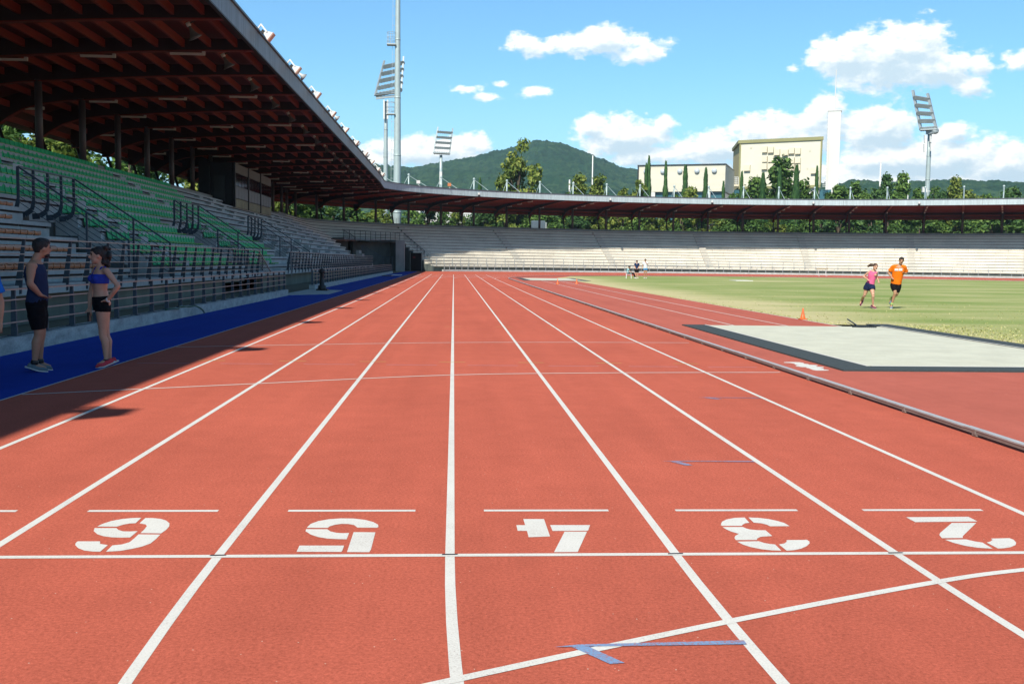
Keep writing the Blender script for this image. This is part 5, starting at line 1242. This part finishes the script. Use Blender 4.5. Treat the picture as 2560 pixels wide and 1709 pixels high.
        b=MB(); b.tube([heel-d2*.035+dn*.034,an.lerp(toe,.5)+dn*.066,toe+d2*.045+dn*.034],[(.040,.014),(.052,.014),(.036,.012)],12,side=sd_); b.build('sole',c.get('sole',M_wht),so_,True)
        if c.get('sock'): b=MB(); kn=j['kn'][s_]; b.tube([an-(an-kn).normalized()*-.0,an.lerp(kn,c.get('sockh',.14)),an.lerp(kn,c.get('sockh',.14)+.01)],[ak+.014,ak+.012,ak+.004],12); b.build('sock',c['sock'],K,True)
    # hair and face
    b=MB(); hk=c['hair_kind']
    b.ball(head+hu*hr*.34-f*hr*.20,(hr*.86,hr*.98,hr*.92),14,0,ax)
    if hk=='short':
        b.ball(head+hu*hr*.78+f*hr*.28,(hr*.66,hr*.62,hr*.42),12,0,ax); b.ball(head+hu*hr*.95+f*hr*.0,(hr*.6,hr*.7,hr*.3),12,0,ax); b.ball(head-hu*hr*.05-f*hr*.5,(hr*.68,hr*.52,hr*.7),12,0,ax)
    if hk=='bun':
        for q in range(44):
            t=q/44; p=head-f*hr*(.6+(1.05-.2*t)*rnd.random())+hu*hr*(1.05-2.6*t)+hs*hr*rnd.uniform(-.6,.6); b.ball(p,hr*rnd.uniform(.2,.36),7)
        b.ball(head-f*hr*.75+hu*hr*.85,hr*.42,10); b.ball(head+hu*hr*.72+f*hr*.35,(hr*.62,hr*.5,hr*.32),10,0,ax)
    if hk=='pony':
        b.ball(head+hu*hr*.75+f*hr*.32,(hr*.62,hr*.5,hr*.32),10,0,ax)
        t0=head-f*hr*.9+hu*hr*.5; t1=t0+L(c['pony'])*.5+U*.03; t2=t0+L(c['pony']); b.tube([t0,t1,t2],[.045,.05,.018],8); b.tube([t0,t1-U*.03,t2-U*.06],[.035,.035,.01],8)
    solid(b,'hair',c['hair'],K,max(vox*.8,.008),1)
    for s_ in (-1,1):
        b=MB(); b.ball(head+f*hr*.80+hs*s_*hr*.33+hu*hr*.13,(hr*.13,hr*.06,hr*.07),8,0,ax); b.build('eye',EYE,K,True)
        b=MB(); b.bar(head+f*hr*.86+hs*s_*hr*.18+hu*hr*.30,head+f*hr*.78+hs*s_*hr*.52+hu*hr*.29,.014,.012); b.build('eyebrow',c['hair'],K)
    b=MB(); b.ball(head+f*hr*.86-hu*hr*.52,(hr*.24,hr*.07,hr*.07),8,0,ax); b.build('mouth',LIP,K,True)
    if c.get('beard'): b=MB(); b.ball(head-hu*hr*.78+f*hr*.40,(hr*.55,hr*.52,hr*.34),12,0,ax); b.build('beard',H_blk,K,True)
    K['_j']=0; del K['_j']
    return K,j,L
# 1 man in navy tank top, 2 woman in blue sports top
Jm=dict(head=(.085,.03,1.80),neck=(-.005,.0,1.625),chest=(-.015,0,1.44),waist=(.02,0,1.21),hip=(-.005,0,.99),sh=[(-.065,-.185,1.535),(.035,.175,1.535)],el=[(-.085,-.30,1.29),(.0,.34,1.29)],wr=[(.045,-.20,1.125),(.10,.22,1.11)],ha=[(.15,-.11,1.085),(.20,.12,1.09)],
 hj=[(-.015,-.085,.93),(.01,.09,.93)],kn=[(.015,-.09,.57),(.05,.11,.57)],an=[(-.055,-.095,.115),(.02,.13,.115)],toe=[(.10,-.085,.045),(.165,.155,.045)],w=(.19,.155,.165),dp=(.142,.128,.140),leg=(.108,.066,.066,.042),arm=(.062,.048,.033),nk=.066,hr=.122)
nav=cloth('navy',(.02,.04,.11)); blk=cloth('black',(.006,.006,.009))
person('man in navy tank top and black shorts standing with hand on hip, seen in profile',(-10.46,8.75,.004),Jm,(.93,.32,-.05),dict(skin=SK1,hair=H_blk,hair_kind='short',beard=1,top_kind='tank',top=nav,hem=.05,bottom=blk,shorts_len=.86,ease=.014,shoe=cloth('shoe_grey',(.16,.22,.25)),sock=M_black,sockh=.12),.0115,sc=.92)
Jw=dict(head=(-.065,0,1.625),neck=(-.02,.0,1.465),chest=(-.035,0,1.305),waist=(-.035,0,1.12),hip=(-.02,0,.93),sh=[(.055,-.15,1.405),(-.105,.15,1.395)],el=[(.205,-.27,1.19),(-.165,.2,1.10)],wr=[(.065,-.19,.99),(-.185,.15,.86)],ha=[(-.04,-.12,.96),(-.195,.12,.73)],
 hj=[(.0,-.075,.86),(-.015,.08,.86)],kn=[(-.015,-.075,.49),(.03,.085,.49)],an=[(.03,-.07,.105),(.075,.09,.105)],toe=[(-.095,-.09,.04),(-.055,.05,.04)],w=(.145,.112,.16),dp=(.105,.09,.122),leg=(.094,.056,.056,.036),arm=(.043,.036,.026),nk=.050,hr=.108,bust=0)
royal=cloth('royal',(.03,.06,.48)); coral=cloth('coral',(.75,.07,.10))
Kw,jw,Lw=person('woman in blue sports top and short black shorts talking, hand on hip',(-9.80,9.38,.004),Jw,(-.97,-.12,-.03),dict(skin=SK2,hair=H_blk,hair_kind='bun',top_kind='bra',top=royal,bottom=blk,shorts_len=.14,ease=.010,rise=.55,shoe=coral,sock=M_black,sockh=.03),.010,fem=True,sc=.965)
b=MB(); p=jw['ha'][1]; b.box(p+U*.0,(.03,.075,.14)); b.build('phone',M_black,Kw)
b=MB(); p=jw['wr'][0]; q=(jw['ha'][0]-p).normalized(); b.tube([p-q*.01,p+q*.01],.036,12); b.build('bracelet',M_wht,Kw)
# small white maker's word on the shorts, facing the camera
vdw=Vector((-9.80-CAM.x,9.38-CAM.y,0)).normalized(); irw=Vector((vdw.y,-vdw.x,0)); b=MB(); c0=irw*-.02-vdw*.155+U*.868
for i,(dx,h_) in enumerate(((-.045,.012),(-.03,.018),(-.015,.024),(.0,.024),(.014,.022),(.028,.024),(.04,.022))): b.box(c0+irw*dx,(.009,.004,h_),0,(irw,vdw,U))
b.build('shorts_lettering',M_wht,Kw)
Jb=dict(head=(0,0,1.52),neck=(0,0,1.37),chest=(0,0,1.20),waist=(0,0,1.0),hip=(0,0,.84),sh=[(.17,-.03,1.30),(-.17,.02,1.30)],el=[(.235,-.02,1.03),(-.235,.05,1.03)],wr=[(.225,-.08,.80),(-.22,0,.80)],ha=[(.20,-.12,.66),(-.2,-.03,.66)],
 hj=[(.085,0,.78),(-.085,0,.78)],kn=[(.09,-.02,.43),(-.09,0,.43)],an=[(.095,0,.10),(-.095,0,.10)],toe=[(.10,-.15,.04),(-.1,-.15,.04)],w=(.175,.155,.165),dp=(.12,.115,.125),leg=(.09,.055,.055,.038),arm=(.052,.042,.03),hr=.11)
azb=cloth('bright_blue',(.01,.17,.68))
person('person in bright blue T-shirt cut off by the left edge, only arm and sleeve showing',(-10.27,6.6,.004),Jb,(0,-1,0),dict(skin=SK3,hair=H_blk,hair_kind='short',top_kind='tee',top=azb,hem=-.2,sleeve=.66,loose=.012,bottom=cloth('light_blue',(.06,.32,.6)),shorts_len=.8,flare=.015,shoe=M_black),.013)
# runners
Jr=dict(head=(.288,-.10,1.845),neck=(.25,-.04,1.675),chest=(.20,-.02,1.48),waist=(.16,.0,1.20),hip=(.13,.02,.98),sh=[(-.005,.0,1.60),(.42,-.02,1.59)],el=[(-.155,.07,1.38),(.50,.14,1.36)],wr=[(-.03,-.14,1.20),(.42,-.12,1.36)],ha=[(.05,-.22,1.12),(.36,-.19,1.42)],
 hj=[(.03,.02,.93),(.22,.02,.93)],kn=[(.12,-.14,.62),(.17,.02,.55)],an=[(.0,-.03,.14),(-.03,.45,.36)],toe=[(-.01,-.18,.05),(-.07,.46,.18)],w=(.215,.18,.175),dp=(.135,.125,.135),leg=(.105,.064,.062,.042),arm=(.056,.044,.031),nk=.062,hr=.118)
person('man in bright orange T-shirt and black shorts jogging on the lawn',(11.28,31.6,.008),Jr,(.12,-.95,-.18),dict(skin=SK3,hair=H_blk,hair_kind='short',top_kind='tee',top=cloth('orange',(.95,.20,.005)),hem=-.15,sleeve=.7,loose=.016,bottom=blk,shorts_len=.8,ease=.012,shoe=cloth('shoe_blue',(.15,.32,.45)),sock=cloth('lime',(.5,.75,.25)),sockh=.16),.014,'joggers on the lawn',sc=.955)
b=MB(); vdr=Vector((11.28-CAM.x,31.6-CAM.y,0)).normalized(); irr=Vector((vdr.y,-vdr.x,0)); K_=bpy.data.objects[[o.name for o in bpy.data.objects if o.name.startswith('person')][-1]]
for i in range(2):
    b.box(irr*(.20+.0+(.145*i-.073))-vdr*.175+U*1.50,(.13,.004,.085),0,(irr,vdr,U))
b.build('shirt_print',M_wht,K_)
Jg=dict(head=(.012,-.08,1.595),neck=(-.045,-.02,1.465),chest=(-.08,0,1.30),waist=(-.115,.02,1.07),hip=(-.17,.04,.88),sh=[(-.20,.02,1.40),(.065,-.04,1.39)],el=[(-.42,.10,1.22),(.075,.12,1.18)],wr=[(-.26,-.12,1.12),(.145,-.08,1.07)],ha=[(-.17,-.2,1.08),(.19,-.12,.95)],
 hj=[(-.25,.05,.84),(-.10,.03,.84)],kn=[(-.345,.06,.49),(-.03,-.14,.50)],an=[(-.46,.42,.28),(-.02,-.02,.12)],toe=[(-.50,.40,.12),(.08,-.13,.05)],w=(.155,.125,.165),dp=(.11,.10,.13),leg=(.098,.058,.058,.038),arm=(.043,.035,.026),nk=.050,hr=.108)
person('woman in pink tank top and navy shorts jogging beside the man in orange',(10.52,31.4,.008),Jg,(.45,-.85,-.05),dict(skin=SK2,hair=H_brn,hair_kind='pony',pony=(-.26,.1,-.02),top_kind='tank',top=cloth('pink',(.88,.16,.34)),hem=-.05,bottom=cloth('navy_shorts',(.012,.022,.07)),shorts_len=.38,ease=.02,flare=.02,shoe=cloth('shoe_plum',(.16,.03,.07)),sole=cloth('sole_pink',(.7,.4,.5))),.013,'joggers on the lawn',True,sc=.955)
# three people far off by the edge of the lawn
Js=dict(head=(0,-.02,1.68),neck=(0,0,1.53),chest=(0,0,1.36),waist=(0,0,1.13),hip=(0,0,.95),sh=[(-.19,0,1.45),(.19,0,1.45)],el=[(-.24,.02,1.18),(.24,.02,1.18)],wr=[(-.12,-.16,.98),(.12,-.16,.98)],ha=[(-.03,-.2,.88),(.03,-.2,.88)],
 hj=[(-.09,0,.90),(.09,0,.90)],kn=[(-.09,-.02,.5),(.12,-.02,.5)],an=[(-.08,0,.11),(.12,.02,.11)],toe=[(-.1,-.15,.04),(.16,-.12,.04)],w=(.19,.165,.17),dp=(.13,.12,.13),leg=(.1,.06,.06,.042),arm=(.052,.042,.03),hr=.115)
person('distant person in dark navy shirt and black shorts standing beside the white chair',(13.6,97.5,.008),Js,(0,-1,-.2),dict(skin=SK2,hair=H_brn,hair_kind='short',top_kind='tee',top=nav,hem=-.1,sleeve=.6,loose=.01,bottom=blk,shorts_len=.75,flare=.03,shoe=M_wht),.025,'far group by the lawn edge')
Jt=dict(Js,head=(.0,-.02,1.83),neck=(.02,0,1.66),chest=(.0,0,1.47),waist=(.03,0,1.22),hip=(.04,0,1.03),sh=[(-.19,0,1.58),(.2,0,1.58)],el=[(-.27,.02,1.28),(.27,-.08,1.38)],wr=[(-.26,-.06,1.04),(.10,-.14,1.58)],ha=[(-.24,-.08,.93),(.02,-.14,1.66)],hj=[(-.06,0,.98),(.13,0,.98)],kn=[(-.06,-.02,.54),(.14,-.02,.54)],an=[(-.03,0,.11),(.16,.02,.11)],toe=[(-.1,-.15,.04),(.12,-.16,.04)])
person('distant person in white T-shirt and light blue shorts standing with hand raised to the face',(14.6,98.3,.008),Jt,(-.6,-.8,-.1),dict(skin=SK3,hair=H_blk,hair_kind='short',top_kind='tee',top=cloth('white',(.78,.80,.84)),hem=-.15,sleeve=.6,loose=.02,bottom=cloth('sky_shorts',(.08,.30,.62)),shorts_len=.35,flare=.03,shoe=M_wht),.025,'far group by the lawn edge')
# seated person on a white plastic chair
cp=Vector((12.45,95.5,0)); 
Jc=dict(head=(.06,.0,1.13),neck=(-.02,0,.99),chest=(-.09,0,.85),waist=(-.1,0,.66),hip=(-.03,0,.52),sh=[(-.09,-.18,.92),(-.05,.18,.92)],el=[(.08,-.24,.72),(.1,.24,.72)],wr=[(.30,-.16,.62),(.3,.16,.62)],ha=[(.42,-.12,.58),(.42,.12,.58)],
 hj=[(.0,-.09,.50),(.0,.09,.50)],kn=[(.46,-.12,.52),(.47,.14,.52)],an=[(.66,-.12,.12),(.62,.14,.12)],toe=[(.80,-.14,.05),(.76,.16,.05)],w=(.18,.16,.17),dp=(.125,.12,.13),leg=(.1,.06,.06,.042),arm=(.05,.042,.03),hr=.11)
person('distant person in pale T-shirt and dark trousers seated on the white plastic chair',(12.45,95.5,.008),Jc,(.95,0,-.2),dict(skin=SK3,hair=H_blk,hair_kind='short',top_kind='tee',top=cloth('pale_aqua',(.35,.60,.66)),hem=.0,sleeve=.6,bottom=blk,bottom_name='trousers',shorts_len=.9,long=1,shoe=M_wht),.025,'far group by the lawn edge')
K=empty('plastic_chair','white plastic garden chair at the far edge of the lawn with a person on it','chair',None,(12.45,95.5,.008))
vd_=(cp-Vector((CAM.x,CAM.y,0))).normalized(); ir_=Vector((vd_.y,-vd_.x,0)); 
def Q(a,d,z): return ir_*a+vd_*d+U*z
b=MB(); b.box(Q(.0,0,.42),(.5,.5,.04),0,(ir_,vd_,U)); b.build('seat',M_plastic,K)
for a in (-.24,.24):
    for d in (-.24,.24): b=MB(); b.bar(Q(a*1.05,d*1.1,0),Q(a*.95,d*.95,.42),.07,.06); b.build('leg',M_plastic,K)
b=MB()
for q in range(5): b.bar(Q(-.25,-.2+.1*q,.43),Q(-.36,-.19+.095*q,.85),.06,.025)
b.bar(Q(-.36,-.24,.86),Q(-.36,.24,.86),.03,.09); b.build('backrest',M_plastic,K)
for d in (-.27,.27): b=MB(); b.bar(Q(-.3,d,.64),Q(.2,d,.62),.06,.03); b.bar(Q(.2,d,.62),Q(.24,d,.4),.05,.03); b.build('armrest',M_plastic,K)

# ------------------------------------------------------------------ haze
b=MB(); b.box((300,900,118),(4200,5200,242)); 
hm=bpy.data.materials.new('haze'); hm.use_nodes=True; t=NT(hm.node_tree); t.n.clear(); o_=t.new('ShaderNodeOutputMaterial'); v=t.new('ShaderNodeVolumePrincipled')
v.inputs['Color'].default_value=(.62,.80,1,1); v.inputs['Density'].default_value=.00012; v.inputs['Anisotropy'].default_value=.2; t.l.new(v.outputs[0],o_.inputs['Volume'])
hz=b.build('haze',hm); hz['kind']='stuff'; hz['label']='thin blue summer haze in the air over the stadium'; hz['category']='haze'
# real-world albedo: painted and mineral surfaces are darker than they look in the sun-exposed picture
for m in bpy.data.materials:
    if not m.use_nodes or m.name.startswith(('leaf','hill_forest','haze')): continue
    bs=m.node_tree.nodes.get('Principled BSDF')
    if not bs: continue
    s=bs.inputs['Base Color']; k=.64
    if s.is_linked:
        t=NT(m.node_tree); src=s.links[0].from_socket; t.l.new(t.mix(1.0,src,(k,k,k,1),'MULTIPLY'),s)
    else:
        c=s.default_value; s.default_value=(c[0]*k,c[1]*k,c[2]*k,1)
